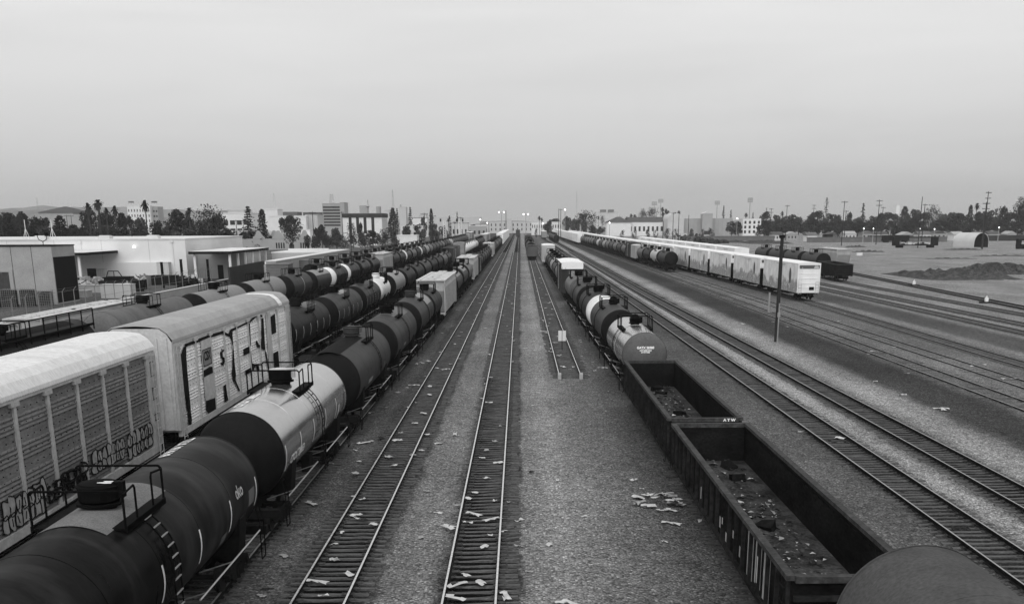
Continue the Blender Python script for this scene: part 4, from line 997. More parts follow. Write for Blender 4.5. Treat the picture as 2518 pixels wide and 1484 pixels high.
def crown_palm(seed, n=34, L_=.13):
    rr = random.Random(seed); b = MB()
    for k in range(n):
        a = 6.283*k/n*2.39; el = rr.uniform(-.9, 1.35) if k > 8 else rr.uniform(-1.5, -.8); ln = L_*rr.uniform(.75, 1.1)
        d = Vector((math.cos(a)*math.cos(el), math.sin(a)*math.cos(el), math.sin(el))); sd = Vector((-math.sin(a), math.cos(a), 0)); pts = []
        for i in range(5):
            q = i/4; pts.append(Vector((0, 0, .9)) + d*ln*q + Vector((0, 0, -.05*q*q*L_/.13*1.3)))
        for i in range(4):
            w0, w1 = [.030*(math.sin(min(1, .25 + .8*q)*math.pi)) for q in (i/4, (i+1)/4)]
            b.add([pts[i] - sd*w0, pts[i] + sd*w0, pts[i+1] + sd*w1, pts[i+1] - sd*w1], [(0, 1, 2, 3)], 0 if k > 8 else 1)
    return b
def trunk_mesh(top, r0, r1, branches, seed):
    rr = random.Random(seed); b = MB(); p = Vector((0, 0, 0)); k = 5
    for i in range(k):
        q = Vector((rr.uniform(-.01, .01), rr.uniform(-.01, .01), top*(i + 1)/k)); b.tube(p, q, r0 + (r1 - r0)*i/k, 7, 0, r0 + (r1 - r0)*(i + 1)/k); p = q
    for i in range(branches):
        a = rr.uniform(0, 6.3); s = Vector((0, 0, top*rr.uniform(.5, 1))); b.tube(s, s + Vector((math.cos(a)*.2, math.sin(a)*.2, rr.uniform(.12, .28))), r1*.8, 5, 0, r1*.25)
    return b.mesh('trunk', m_trunk)
PL = {}
LV = {'d': (m_leafd, m_leafd, m_leafm), 'm': (m_leafd, m_leafm, m_leafl), 'l': (m_leafm, m_leafl, m_leafl)}
for k in range(2): PL['street' + str(k)] = (crown_broad(30 + k, .42, 1000, .26, 12, .024).mesh('crown', m_leafd, m_leafm, m_leafl), trunk_mesh(.5, .022, .012, 6, k))
for k in range(4):
    for tone in 'dml': PL['broad' + tone + str(k)] = (crown_broad(k*7 + ord(tone), (.4, .5, .36, .45)[k], 2300, .1 if tone != 'l' else .2, 13, .028).mesh('crown', *LV[tone]), trunk_mesh(.5, .028, .014, 5, k))
for k in range(2):
    PL['euc' + str(k)] = (crown_broad(50 + k, .48, 900, .3, 13, .02).mesh('crown', *LV['d']), trunk_mesh(.6, .025, .012, 7, k))
    PL['conif' + str(k)] = (crown_conifer(60 + k, .24).mesh('crown', *LV['d'][:2]), trunk_mesh(.95, .018, .003, 0, k))
    PL['sparse' + str(k)] = (crown_conifer(70 + k, .14, 420, .25, .15, 14, .016).mesh('crown', *LV['d'][:2]), trunk_mesh(.98, .014, .003, 0, k))
    PL['col' + str(k)] = (crown_column(80 + k).mesh('crown', *LV['d'][:2]), trunk_mesh(.6, .02, .01, 0, k))
    PL['palm' + str(k)] = (crown_palm(90 + k).mesh('crown', m_leafd, m_leafm), trunk_mesh(.9, .014, .010, 0, k))
    PL['bush' + str(k)] = (crown_broad(95 + k, .62, 700, .02, 10, .034).mesh('crown', *LV['dm'[k]]), trunk_mesh(.3, .03, .02, 3, k))
KN = {'street': ('broadleaf_tree', 'tree'), 'broad': ('broadleaf_tree', 'tree'), 'euc': ('broadleaf_tree', 'tree'), 'conif': ('conifer_tree', 'tree'), 'sparse': ('conifer_tree', 'tree'), 'col': ('cypress_tree', 'tree'), 'palm': ('palm_tree', 'palm tree'), 'bush': ('bush', 'bush')}
TREES = []
def tree(kind, x, yt, Y, label, group, wpx=None):
    X, z = AT(x, yt, Y); z = max(z, 1.2); cr_, tr_ = PL[kind]; base = kind.rstrip('0123456789'); base = base[:-1] if base.startswith('broad') else base
    nm, cat = KN[base]
    o = thing(nm, label, cat, (X, Y, 0), R()*6.3, group)
    wd = {'street': .8, 'broad': .8, 'euc': .85, 'conif': .45, 'sparse': .28, 'col': .2, 'palm': .25, 'bush': 1.2}[base]*z
    s = 1 if wpx is None else (wpx*Y/F)/wd
    o.scale = (z*s, z*s, z)
    ob('trunk', tr_, o); ob('crown', cr_, o); return o
cnt = {}
def nth(key): cnt[key] = cnt.get(key, -1) + 1; return ORD[cnt[key]]
G1 = 'dark trees behind the white warehouse'
# dense row behind the warehouse (listed left to right)
for x, yt, w, Y, k in [(-12,527,70,380,'broadd0'),(22,523,72,390,'broadd1'),(52,520,66,400,'broadd2'),(84,531,60,380,'broadd3'),(110,533,52,385,'broadd0'),(146,531,34,360,'col0'),(178,553,60,360,'broadd1'),(216,512,50,420,'broadd2'),(248,520,56,430,'broadd3'),(268,526,44,420,'broadd0'),
                       (298,524,46,410,'broadd1'),(344,531,64,390,'broadm2'),(390,541,44,390,'broadd3'),(432,513,78,420,'broadd0'),(462,528,40,400,'broadd2'),(512,501,72,420,'euc0'),(530,530,50,410,'broadd1'),(498,540,50,400,'broadm3')]:
    tree(k, x, yt, Y, f'dark full tree behind the white warehouse, {nth("a")} from the left', G1, w)
for x, yt, w, Y, k in [(20,548,70,330,'broadd3'),(75,555,70,330,'broadd0'),(125,556,60,330,'broadm1'),(185,562,60,330,'broadd2'),(235,560,60,335,'broadm0'),(290,563,60,335,'broadd1'),(335,560,60,335,'broadm3'),(385,558,64,335,'broadd0'),(425,563,50,335,'broadm2'),(468,562,55,340,'broadm1'),(520,566,60,345,'broadd3'),(560,563,40,350,'broadd1')]:
    tree(k, x, yt, Y, f'low leafy tree just over the warehouse roof, {nth("b")} from the left', 'low trees over the warehouse roof', w)
for x, yt, w, Y in [(214.5,497,22,400),(239,486,24,410),(260,509,18,405),(280,504,20,400),(354,490,22,420),(463,507,22,380)]:
    tree('palm' + str(int(x) % 2), x, yt - 3, Y, f'tall palm rising above the dark trees, {nth("p")} from the left', 'palms on the left skyline', w*1.35)
tree('conif0', 608, 503, 480, 'broad layered conifer in front of the white office', 'conifers on the skyline', 66); tree('col1', 643, 516, 480, 'narrow dark cypress beside the layered conifer', 'conifers on the skyline', 22)
tree('conif1', 569, 514, 700, 'tiny conifer on the roofline of the white office', 'conifers on the skyline', 9)
for x, yt, w, Y, k in [(711,530,50,520,'broadd1'),(716,540,54,440,'street1'),(790,551,36,470,'broadd0'),(826,558,36,480,'broadm2'),(866,548,26,490,'euc1'),(887,546,22,490,'broadd3'),(808,578,36,430,'street1'),(826,576,38,430,'street0'),(862,572,42,430,'street1'),(897,577,42,430,'street0'),(916,566,30,440,'broadd1'),(938,573,38,430,'street1'),(970,579,28,420,'street0'),(952,558,38,520,'street0'),(776,560,30,470,'broadd3'),(845,585,24,425,'street0'),(755,577,20,440,'broadd2')]:
    tree(k, x, yt, Y, f'leafy street tree before the downtown blocks, {nth("c")} from the left', 'street trees before downtown', w)
for x, yt, w, Y, k in [(966,512,20,620,'col0'),(976,509,20,640,'conif1'),(1008,506,26,650,'conif0'),(1042,531,16,650,'broadd0'),(1060,514,11,640,'col1'),(1124,518,13,800,'conif0'),(1105,528,9,800,'palm0'),(1002,552,36,600,'broadd2'),(1030,550,34,600,'broadm1'),(1070,549,30,640,'broadd3'),(1092,553,26,680,'broadm0'),(1115,545,24,800,'broadd1'),(1140,548,22,850,'broadm2'),(1165,551,22,900,'broadd0'),(1190,553,20,950,'broadm1'),(958,541,22,640,'broadd3'),(946,530,14,680,'palm1')]:
    tree(k, x, yt, Y, f'small tree near the signal bridge skyline, {nth("d")} from the left', 'trees near the signal bridge', w)
for x, yt, w, Y, k in [(1326,529,12,950,'palm0'),(1332,533,9,960,'palm1'),(1318,560,12,800,'bush0'),(1345,549,26,930,'broadd0'),(1362,537,30,980,'broadd1'),(1394,531,26,960,'broadd2'),(1411,537,24,980,'broadm3'),(1442,516,52,900,'euc0'),(1430,524,30,905,'broadd0'),(1472,529,8,1100,'palm0'),(1482,529,14,1100,'euc1'),(1456,553,28,860,'broadd2'),(1476,556,24,860,'broadm0')]:
    tree(k, x, yt, Y, f'tree right of the far end of the yard, {nth("e")} from the left', 'trees at the far end of the yard', w)
for x, yt, w, Y, k in [(1582,512,30,1200,'euc0'),(1602,510,36,1210,'euc1'),(1525,531,18,1200,'euc0'),(1542,533,10,1200,'broadd1')]:
    tree(k, x, yt, Y, f'feathery tree behind the hip-roofed white school, {nth("f")} from the left', 'trees behind the school', w)
for x, yt, Y in [(1552,526,1200),(1561,527,1200),(1629,508,1150),(1638,513,1150),(1631,521,1150),(1661,521,1150),(1669.5,517,1150),(1835,523,1050),(1924,519,1000),(1991,531,1000),(1643,517,1160)]:
    tree('palm' + str(int(x) % 2), x, yt - 2, Y, f'slim palm on the right skyline, {nth("g")} from the left', 'palms on the right skyline', 13)
for x, yt, w, Y, k in [(1530,565,16,720,'bush0'),(1560,566,16,720,'bush1'),(1592,564,20,720,'bush0'),(1612,565,14,720,'bush1'),(1640,561,24,720,'bush0'),(1660,562,18,720,'bush1'),(1700,562,22,700,'bush0'),(1728,563,20,700,'bush1'),(1748,560,24,690,'bush0'),(1866,556,18,690,'bush0')]:
    tree(k, x, yt, Y, f'round dark bush along the far boundary wall, {nth("h")} from the left', 'bushes along the far boundary wall', w)
for x, yt, w, Y, k in [(1780,503,17,1000,'conif0'),(1798,514,16,1000,'conif1'),(1800,543,30,780,'broadm0'),(1817,544,34,780,'broadd2'),(1852,520,14,950,'conif0'),(1885,509,14,900,'sparse0'),(1882,520,24,900,'broadd1'),(1907,527,30,900,'broadd0'),(1926,531,28,900,'euc1'),(1947,527,42,900,'broadd2'),(1966,532,40,900,'broadd3'),(1990,536,36,900,'broadm0'),(2009,518,34,900,'broadd1'),(2034,483,26,880,'sparse1'),(2040,524,40,900,'broadd0'),(2060,528,30,900,'broadd2'),(2091,521,28,880,'broadd3'),(2112,532,30,880,'broadm1'),(2124,497,28,860,'conif1'),(2145,530,36,880,'broadd0'),(2165,523,36,880,'broadd2'),(2190,522,40,880,'broadd1'),(2226,508,20,850,'col0'),(2232,524,34,850,'broadd3'),(2248,513,40,840,'broadd0'),(2272,522,40,830,'broadd1'),(2296,502,38,830,'euc0'),(2316,524,40,820,'broadm2'),(2340,521,44,820,'broadm3'),(2365,524,44,810,'broadd1'),(2388,505,14,800,'col1'),(2404,495,16,800,'palm1'),(2408,520,40,800,'broadd2'),(2438,516,46,800,'broadd0'),(2471,506,44,790,'broadd3'),(2492,522,44,780,'broadd1'),(2513,484,50,770,'euc1'),(2530,500,60,770,'broadd0'),(1990,560,20,700,'bush1'),(2010,552,30,760,'broadm2'),(1935,548,30,800,'broadd3'),(1902,545,26,800,'broadd0')]:
    tree(k, x, yt, Y, f'tree in the dark belt behind the dirt field, {nth("i")} from the left', 'trees in the belt behind the dirt field', w)
for i in range(26):
    x = 1875 + i*26 + U(-6, 6); tree(('broadd', 'broadm', 'broadd')[i % 3] + str(i % 4), x, U(536, 545), U(680, 780), f'low tree at the foot of the far belt, {nth("j")} from the left', 'low trees at the foot of the far belt', U(30, 46))

# ------------------------------------------------------------------ buildings
def bldg(name, label, x0, x1, yt, Y, dep, wm_, rm_=None, win=None, wmat=None, roof='flat', cat='building', group='buildings of the town', fascia=None, zb=0., rise=3., z=None):
    X0, za = AT(x0, yt, Y); X1, zb2 = AT(x1, yt, Y); z = (za + zb2)/2 if z is None else z
    w = X1 - X0; o = thing(name, label, cat, ((X0 + X1)/2, Y, 0), 0, group); rm_ = rm_ or wm_
    b = MB(); b.box(-w/2, w/2, 0, dep, -.2, z); ob('wall', b.mesh('wall', wm_), o)
    b = MB()
    if roof == 'flat':
        b.box(-w/2 - .15, w/2 + .15, -.15, dep + .15, z, z + .35)
    elif roof == 'hip':
        e = .6; k = min(w, dep)*.45
        b.add([(-w/2-e, -e, z), (w/2+e, -e, z), (w/2+e, dep+e, z), (-w/2-e, dep+e, z), (-w/2+k, dep/2, z+rise), (w/2-k, dep/2, z+rise)], [(0,1,5,4), (1,2,5), (2,3,4,5), (3,0,4), (3,2,1,0)])
    elif roof == 'gable':
        b.prism([(-w/2-.4, z), (w/2+.4, z), (0, z + rise)], lambda u, v, d: (u, d, v), -.3, dep + .3)
    elif roof == 'ridge':
        b.prism([(-.4, z), (dep+.4, z), (dep/2, z + rise)], lambda u, v, d: (d, u, v), -w/2-.4, w/2+.4)
    elif roof == 'arc':
        b.prism([(w/2*math.cos(a), z + rise*math.sin(a)) for a in [math.pi*i/14 for i in range(15)]], lambda u, v, d: (u, d, v), -.2, dep)
    ob('roof', b.mesh('roof', rm_), o)
    if fascia:
        b = MB(); b.box(-w/2 - .3, w/2 + .3, -.3, dep + .3, z - fascia[1], z + .1); ob('fascia', b.mesh('fascia', fascia[0]), o)
    if win:
        r, c, z0, z1, fw, fh = win; side = 1 if (X0 + X1) < 0 else -1
        ww, hh = w/c*fw, (z1 - z0)/r*fh*z
        b = MB(); b.box(-ww/2, ww/2, -.06, .05, 0, hh); wmesh = b.mesh('window', wmat or m_glass)
        for i in range(r):
            for j in range(c): ob('window', wmesh, o, (-w/2 + w*(j + .5)/c, 0, z*(z0 + (z1 - z0)*(i + .5)/r) - hh/2))
    return o, w, z
# warehouse and its neighbours
wh = thing('warehouse', 'long low white warehouse wall with lit lamp left of the tank cars', 'warehouse', (-94, 222, 0), 0, 'buildings beside the yard')
b = MB(); b.box(-34, 30, 0, 46, -.2, 7.5); ob('wall', b.mesh('wall', m_wall), wh)
b = MB(); b.box(-34.1, 30.1, -.1, 46.1, 7.5, 7.75); ob('roof_edge', b.mesh('roof_edge', m_roofw), wh)
b = MB(); b.box(8, 27, -1.0, -.004, 0, 3.4); ob('wall_panel', b.mesh('wall_panel', m_wall), wh)
for x in (-22, -13, -4, 5, 14, 23):
    b = MB(); b.box(x - .05, x + .05, -.02, -.003, 0, 7.5); ob('wall_joint', b.mesh('wall_joint', m_wall2), wh)
for x in (-8, 10, 27.5):
    b = MB(); b.box(x - .12, x + .12, -.16, -.003, .2, 7.4); b.box(x - .25, x + .25, -.3, -.003, 7.0, 7.4); ob('downpipe', b.mesh('downpipe', m_wall), wh)
b = MB(); b.box(8, 30, -1.1, -1.0, 0, .9); ob('plinth', b.mesh('plinth', m_blkd), wh)
for i, x in enumerate((-9.3, 2.1, 14.4, 23.6, -16, -24)):
    b = MB(); b.box(-1.1 if i < 4 else -.3, 1.1 if i < 4 else .3, 0, 2, 0, .5); b.box(-.9 if i < 4 else -.2, .9 if i < 4 else .2, .2, 1.8, .5, .62); ob('roof_vent', b.mesh('roof_vent', m_roofw), wh, (x, .6, 7.75))
b = MB(); b.lathe([(0, .36), (.25, .2), (.45, .04)], 10, 'z'); ob('wall_lamp', b.mesh('wall_lamp', EM('dim wall lamp', .9, 1.8)), wh, (AT(327, 599, 221)[0] + 94, -.6, 6.1))
for x in (AT(60, 567, 224)[0], AT(126, 572, 224)[0]):
    b = MB(); b.tube((0, 0, 0), (0, 0, 3.6), .07, 6); b.tube((-.6, 0, 0), (0, 0, 2), .05, 5); b.tube((.6, .3, 0), (0, 0, 2), .05, 5)
    if x < -96: b.lathe([(0, .02), (.05, .4), (.22, .78)], 14, 'y', (0, 2.6))
    ob('roof_mast', b.mesh('roof_mast', m_roofw), wh, (x + 94, 2.5, 7.7))
gb = thing('concrete_building', 'grey concrete building corner with dark doorway at the left edge', 'building', (-63, 156, 0), 0, 'buildings beside the yard')
b = MB(); b.box(-30, 0, 0, 8, -.2, 7.6); ob('wall', b.mesh('wall', m_conc), gb)
b = MB(); b.box(-30.1, .08, -.1, 8.1, 7.6, 7.72); ob('roof_edge', b.mesh('roof_edge', m_dk), gb)
for x in (-2.75, -5.5, -8.3): 
    b = MB(); b.box(x - .03, x + .03, -.012, .0, 0, 7.6); ob('panel_joint', b.mesh('panel_joint', m_iron2), gb)
b = MB(); b.box(-11, -6.1, -.05, .0, 0, 4.3); ob('door', b.mesh('door', M('scrawled roller door', .035, .7, var=.5, scale=1.5, chips=(.12, 1.2, .62))), gb)
b = MB(); b.box(-6.1, -5.6, -.12, .0, 0, 4.6); b.box(-11, -6.1, -.12, 0, 4.3, 4.6); ob('door_frame', b.mesh('door_frame', m_wall3), gb)
b = MB(); b.box(.004, .05, .2, 7.8, .2, 6.2); ob('mesh_curtain', b.mesh('mesh_curtain', m_dk), gb)
b = MB(); b.tube((-1.2, .5, 7.7), (-1.2, .5, 8.2), .05, 6); b.path([(-1.9, .5, 9.1), (-1.75, .5, 8.5), (-1.2, .5, 8.2), (-.65, .5, 8.5), (-.6, .5, 9.1)], .05, 5); b.box(-2.25, -1.75, .3, .6, 9.0, 9.3); b.box(-.8, -.4, .3, .6, 8.9, 9.4); ob('floodlight', b.mesh('floodlight', m_iron), gb, (3.3, 2, -1.2) if False else (0, 0, 0))
for nm, lab, X0, X1, Ya, Yb, z, posts in (('awning', 'flat white loading awning on one post beside the grey concrete building', -90, -77, 205, 221.8, 5.5, [(-78.5, 206), (-89.5, 206)]), ('awning', 'flat white loading awning on a row of posts, right end of the warehouse', -61.2, -53.4, 214, 246, 5.4, [(-60.4, 214.8), (-53.9, 214.8), (-53.9, 221), (-53.9, 227), (-53.9, 233), (-53.9, 239), (-53.9, 245)])):
    o = thing(nm, lab, 'awning', ((X0 + X1)/2, Ya, 0), 0, 'loading awnings'); cx = (X0 + X1)/2
    b = MB(); b.box(X0 - cx, X1 - cx, 0, Yb - Ya, z - .05, z + .15); ob('roof', b.mesh('roof', m_roofw), o)
    b = MB(); b.box(X0 - cx - .05, X1 - cx + .05, -.08, 0, z - .35, z + .12); b.box(X1 - cx, X1 - cx + .08, 0, Yb - Ya, z - .35, z + .12); ob('fascia', b.mesh('fascia', m_iron2), o)
    for px_, py_ in posts: 
        b = MB(); b.box(-.2, .2, -.2, .2, 0, z - .05); ob('post', b.mesh('post', m_wall), o, (px_ - cx, py_ - Ya, 0))
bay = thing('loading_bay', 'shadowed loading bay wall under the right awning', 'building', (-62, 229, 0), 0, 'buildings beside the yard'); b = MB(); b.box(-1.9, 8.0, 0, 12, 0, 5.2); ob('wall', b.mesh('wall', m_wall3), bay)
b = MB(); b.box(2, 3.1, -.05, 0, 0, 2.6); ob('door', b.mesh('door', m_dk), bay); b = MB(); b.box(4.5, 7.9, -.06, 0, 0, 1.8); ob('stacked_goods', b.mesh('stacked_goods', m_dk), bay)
lw = thing('low_building', 'low building with a broad white flat roof and ribbed grey side', 'building', (-49, 190, 0), 0, 'buildings beside the yard')
b = MB(); b.box(7.2, 8.8, 0, 57, -.2, 4.4); b.box(-4, 7.197, 57.003, 82, -.2, 4.4); b.box(7.2, 8.8, 57.003, 82, -.2, 4.4)
for i in range(67): b.box(8.8, 8.86, .3 + i*1.2, .6 + i*1.2, 0, 4.3)
ob('wall', b.mesh('wall', m_wall3), lw); b = MB(); b.box(7.1, 8.9, -.1, 57, 4.4, 4.55); b.box(-4.1, 8.9, 57, 82.1, 4.4, 4.56); b.box(-3, 6, 70, 71, 4.56, 5.0); ob('roof', b.mesh('roof', m_roofw), lw)
b = MB(); b.box(-3.5, 7.15, 30, 56.9, 2.6, 2.9); b.box(-3.5, 7.15, 30, 30.2, -.2, 2.6); ob('lower_roof', b.mesh('lower_roof', m_roofw), lw)
for x, yt, Y in ((681, 651, 185), (752, 641, 210)):
    X, z = AT(x, yt, Y); o = thing('storage_shed', f'weathered slatted wooden shed {"nearer" if Y < 200 else "farther"} of two beside the tank cars', 'shed', (X, Y, 0), 0, 'slatted sheds by the tank cars'); b = MB(); b.box(-1.75, 1.75, 0, 4, 0, z)
    for i in range(9): b.box(-1.78, 1.78, -.05, 0, .15 + i*z/9.3, .15 + (i + .6)*z/9.3)
    ob('wall', b.mesh('wall', m_wood), o); b = MB(); b.box(-1.85, 1.85, -.15, 4.1, z, z + .15); ob('roof', b.mesh('roof', m_wood), o)
o = thing('board_fence', 'dark solid fence beside the loading awning', 'fence', (-49, 194, 0), 0, 'fences beside the yard'); b = MB(); b.prism([(0, 0), (27, 0), (27, 3.6), (0, 3.4)], lambda u, v, d: (d, u, v), -.15, .15); ob('panel', b.mesh('panel', m_blkd), o)
o = thing('concrete_wall', 'low pale concrete wall behind the leftmost tank cars', 'wall', (-51, 150, 0), 0, 'fences beside the yard'); b = MB(); b.box(-.2, .2, -48, 52, 0, 1.15); ob('wall', b.mesh('wall', m_conc), o); b = MB(); b.box(-.25, .25, -48.1, 52.1, 1.15, 1.25); ob('coping', b.mesh('coping', m_wall2), o)
o = thing('chain_link_fence', 'chain-link fence with leaning barbed top behind the leftmost tank cars', 'fence', (-56, 90, 0), 0, 'fences beside the yard')
b = MB()
for i in range(34): b.tube((0, i*3.6, 0), (0, i*3.6, 2.6), .055, 5); b.tube((0, i*3.6, 2.6), (.35, i*3.6, 3.0), .04, 4)
ob('fence_posts', b.mesh('fence_posts', m_mesh), o)
b = MB()
for z in (.2, 1.3, 2.55): b.tube((0, 0, z), (0, 119, z), .022, 4)
for z in (2.7, 2.95): b.tube(((z - 2.6)*.9, 0, z), ((z - 2.6)*.9, 119, z), .012, 3)
ob('wires', b.mesh('wires', m_mesh), o)
for i in range(5):
    x = -71.5 + i*2.1; o = thing('wire_cage', f'stacked wire cage pallet before the grey building, {ORD[i]} from the left', 'wire cage', (x, 150 + i*.6, 0), .05*i, 'stacked wire cages'); b = MB(); hgt = 2.4 - .3*(i == 4)
    for q in range(10):
        z = .1 + q*hgt/10
        for (p0, p1) in (((-.9, -.6), (.9, -.6)), ((-.9, .6), (.9, .6)), ((-.9, -.6), (-.9, .6)), ((.9, -.6), (.9, .6))): b.tube((*p0, z), (*p1, z), .025, 4)
    for q in range(8):
        for y in (-.6, .6): b.tube((-.9 + q*1.8/7, y, 0), (-.9 + q*1.8/7, y, hgt), .022, 4)
    ob('cage', b.mesh('cage', m_mesh), o); b = MB(); b.box(-.85, .85, -.5, .5, .12, hgt*.9); ob('load', b.mesh('load', m_iron2), o)
def crate(name, label, cat, X, Y, w, d, h, mat, z0=0., rz=0.):
    o = thing(name, label, cat, (X, Y, z0), rz, 'equipment in the fenced lot'); b = MB(); b.box(-w/2, w/2, -d/2, d/2, 0, h); ob('body', b.mesh('body', mat), o)
    b = MB(); b.box(-w/2 - .05, w/2 + .05, -d/2 - .05, d/2 + .05, h, h + .08)
    for k in range(4): b.box(-w/2 + w*(k + .5)/4 - .04, -w/2 + w*(k + .5)/4 + .04, -d/2 - .04, -d/2, 0, h)
    ob('lid', b.mesh('lid', mat), o); return o
crate('utility_box', 'white equipment container beside the low concrete wall', 'container', -59.5, 170, 4.4, 2.4, 1.9, m_wall2)
crate('utility_box', 'dark upright box against the white warehouse wall', 'container', -80.5, 217, 1.4, 1.2, 2.4, m_dk); crate('utility_box', 'pale upright box beside the dark upright box', 'container', -78.7, 217, 1.6, 1.2, 2.4, m_conc)
crate('concrete_block', 'long grey concrete slab in the fenced lot, nearer one', 'slab', -69, 172, 9, 2, .9, m_conc); crate('concrete_block', 'long grey concrete slab in the fenced lot, farther one', 'slab', -68, 184, 10, 2, 1.1, m_conc)
crate('dumpster', 'dark dumpster before the white warehouse panel', 'dumpster', -63.5, 206, 4.5, 1.8, 1.6, m_dk); crate('trailer', 'low dark trailer with a pale deck before the white wall', 'trailer', -72, 205, 7, 2, .7, m_iron2)
crate('utility_box', 'upright white box at the right end of the white wall panel', 'container', -66, 214, 2.2, 1.6, 3.6, m_wall2)
for i, (x, Y, h) in enumerate(((-79, 190, 2.3), (-60.5, 195, 4.2), (-57.5, 196, 4.6), (-56.8, 210, 4.2))):
    o = thing('post', f'dark upright post in the fenced lot, {ORD[i]} from the left', 'post', (x, Y, 0), 0, 'posts in the fenced lot'); b = MB(); b.box(-.18, .18, -.18, .18, 0, h); b.box(-.22, .22, -.22, .22, h, h + .08); ob('post', b.mesh('post', m_iron), o)
for i in range(16):
    X_, Y_ = -77 + i*1.35, 168 + (i*37 % 44)
    o = thing('scrap_heap', f'jumbled heap of machine parts in the fenced lot, {ORD[i]} from the left', 'scrap heap', (X_, Y_, 0), i, 'scrap heaps in the fenced lot'); b = MB()
    for k in range(20):
        p = Vector((U(-1.8, 1.8), U(-1, 1), U(.2, 1.5))); q = p + Vector((U(-1.2, 1.2), U(-1, 1), U(-.6, .7))); b.tube(p, q, U(.05, .17), 6)
        if k % 3 == 0: b.box(p.x - .5, p.x + .5, p.y - .3, p.y + .3, 0, U(.5, 1.7))
    ob('parts', b.mesh('parts', (m_iron2, m_conc, m_mesh, m_wall2, m_dk)[i % 5]), o)
# dark pick-up frame against the white wall
o = thing('truck_frame', 'dark open truck cab frame parked before the white warehouse', 'vehicle', (-73.5, 210, 0)); b = MB(); b.box(-2.4, 2.4, -.9, .9, .6, 1.2); b.path([(-1.6, -.8, 1.2), (-1.2, -.8, 2.3), (.6, -.8, 2.3), (1.3, -.8, 1.2)], .08, 5); b.path([(-.2, -.8, 1.2), (-.2, -.8, 2.3)], .07, 5); ob('body', b.mesh('body', m_iron), o)
for u in (-1.6, 1.5): q = MB(); q.tube((u, -.95, .42), (u, .95, .42), .42, 12); ob('wheels', q.mesh('wheels', m_iron), o)
m_stat = M('grey plaster of the station', .33, .8, var=.08, scale=.25); m_statv = M('pale vault roofing', .42, .8, var=.08, scale=.25)
# mission-style depot
Ym = 478; X0 = AT(470, 587, Ym)[0]; X1 = AT(772, 587, Ym)[0]
dp = thing('station_building', 'long mission-style station with curved gables and vaulted roofs', 'station', ((X0 + X1)/2, Ym, 0), 0, 'buildings of the town'); cx = (X0 + X1)/2
b = MB(); b.box(X0 - cx, X1 - cx, 0, 26, -.2, 4.4); ob('wall', b.mesh('wall', m_stat), dp)
bell = [(-2.6, 0), (-2.4, .9), (-1.7, 1.2), (-1.2, 1.9), (-.75, 2.9), (-.35, 3.3), (.35, 3.3), (.75, 2.9), (1.2, 1.9), (1.7, 1.2), (2.4, .9), (2.6, 0)]
for x in (445, 503, 537, 636, 648, 667, 684, 749):
    b = MB(); b.prism(bell, lambda u, v, d: (u, d, v), -.3, .3); ob('gable', b.mesh('gable', m_stat), dp, (AT(x, 580, Ym)[0] - cx, .2 if x in (636, 684, 749) else 6, 4.3))
for x, r in ((548, 4.4), (581, 4.6), (603, 4.2), (624, 4.6), (700, 3.6)):
    b = MB(); b.prism([(r*math.cos(a), .72*r*math.sin(a)) for a in [math.pi*i/12 for i in range(13)]], lambda u, v, d: (u, d, v), 4, 24); ob('vault_roof', b.mesh('vault_roof', m_statv), dp, (AT(x, 580, Ym)[0] - cx, 0, 4.4))
for x in (680, 686, 692, 698, 740, 746, 751, 757):
    b = MB(); b.box(-.28, .28, -.05, .03, .6, 2.8); ob('window', b.mesh('window', m_glass), dp, (AT(x, 600, Ym)[0] - cx, 0, 0))
b = MB(); b.prism([(-1, 0), (1, 0), (1, 1.8), (.6, 2.6), (0, 2.9), (-.6, 2.6), (-1, 1.8)], lambda u, v, d: (u, d, v), -.06, .03); ob('door', b.mesh('door', m_dk), dp, (AT(717, 600, Ym)[0] - cx, 0, 0))
for i, (x0, x1, y) in enumerate(((676, 766, 606), (766, 805, 609))):
    X, Y = GP((x0 + x1)/2, y); w = (x1 - x0)*Y/F; o = thing('freight_flat', ('long dark flat load lying before the station', 'paler flat load lying right of the dark one')[i], 'flat load', (X, Y, 0), 0); b = MB(); b.box(-w/2, w/2, -1.2, 1.2, .1, 1.7); b.box(-w/2, w/2, -1.3, -1.2, .2, .5); ob('load', b.mesh('load', (m_iron2, m_dark)[i]), o)
# downtown
bldg('theatre', 'pale hall with a dark hipped roof among trees at the far left', 94, 179, 522, 640, 30, m_wall3, m_roofd, (1, 9, .1, .35, .3, .9), roof='hip', rise=3.2)
bldg('annex_building', 'pale flat annex right of the hip-roofed hall', 150, 198, 530, 620, 20, m_wall3, m_wall2, (1, 8, .2, .6, .35, .9))
bldg('hotel', 'white multi-storey block with small square windows and a palm in front', 312, 368, 507, 900, 16, m_wall, None, (4, 8, .3, .95, .34, .5))
bldg('hotel_wing', 'greyer wing attached right of the white multi-storey block', 368, 387, 509, 905, 14, m_wall3, None, (4, 3, .3, .95, .6, .4))
for x in (320, 377):
    X, z = AT(x, 494, 902); o = thing('roof_sign', f'faint rooftop sign frame on the {"white block" if x < 350 else "greyer wing"}', 'roof sign', (X, 904, 26), 0, 'rooftop sign frames'); b = MB()
    zz = z - 26
    for u in (-2, 0, 2): b.tube((u, 0, -1), (u, 0, zz), .12, 4)
    for q in (.4, .7, 1): b.box(-2.2, 2.2, -.1, .1, zz*q - .7, zz*q)
    ob('frame', b.mesh('frame', m_wall3), o)
bldg('office_building', 'white office block with bands of dark windows behind the conifer', 545, 612, 525, 560, 20, m_wall, None, (2, 4, .35, .85, .72, .55))
bldg('office_building', 'upper white storey set back above the banded office', 560, 600, 517, 585, 16, m_wall2)
bldg('commercial_building', 'tall plain white block beside the antenna spire', 650, 682, 515, 640, 14, m_wall)
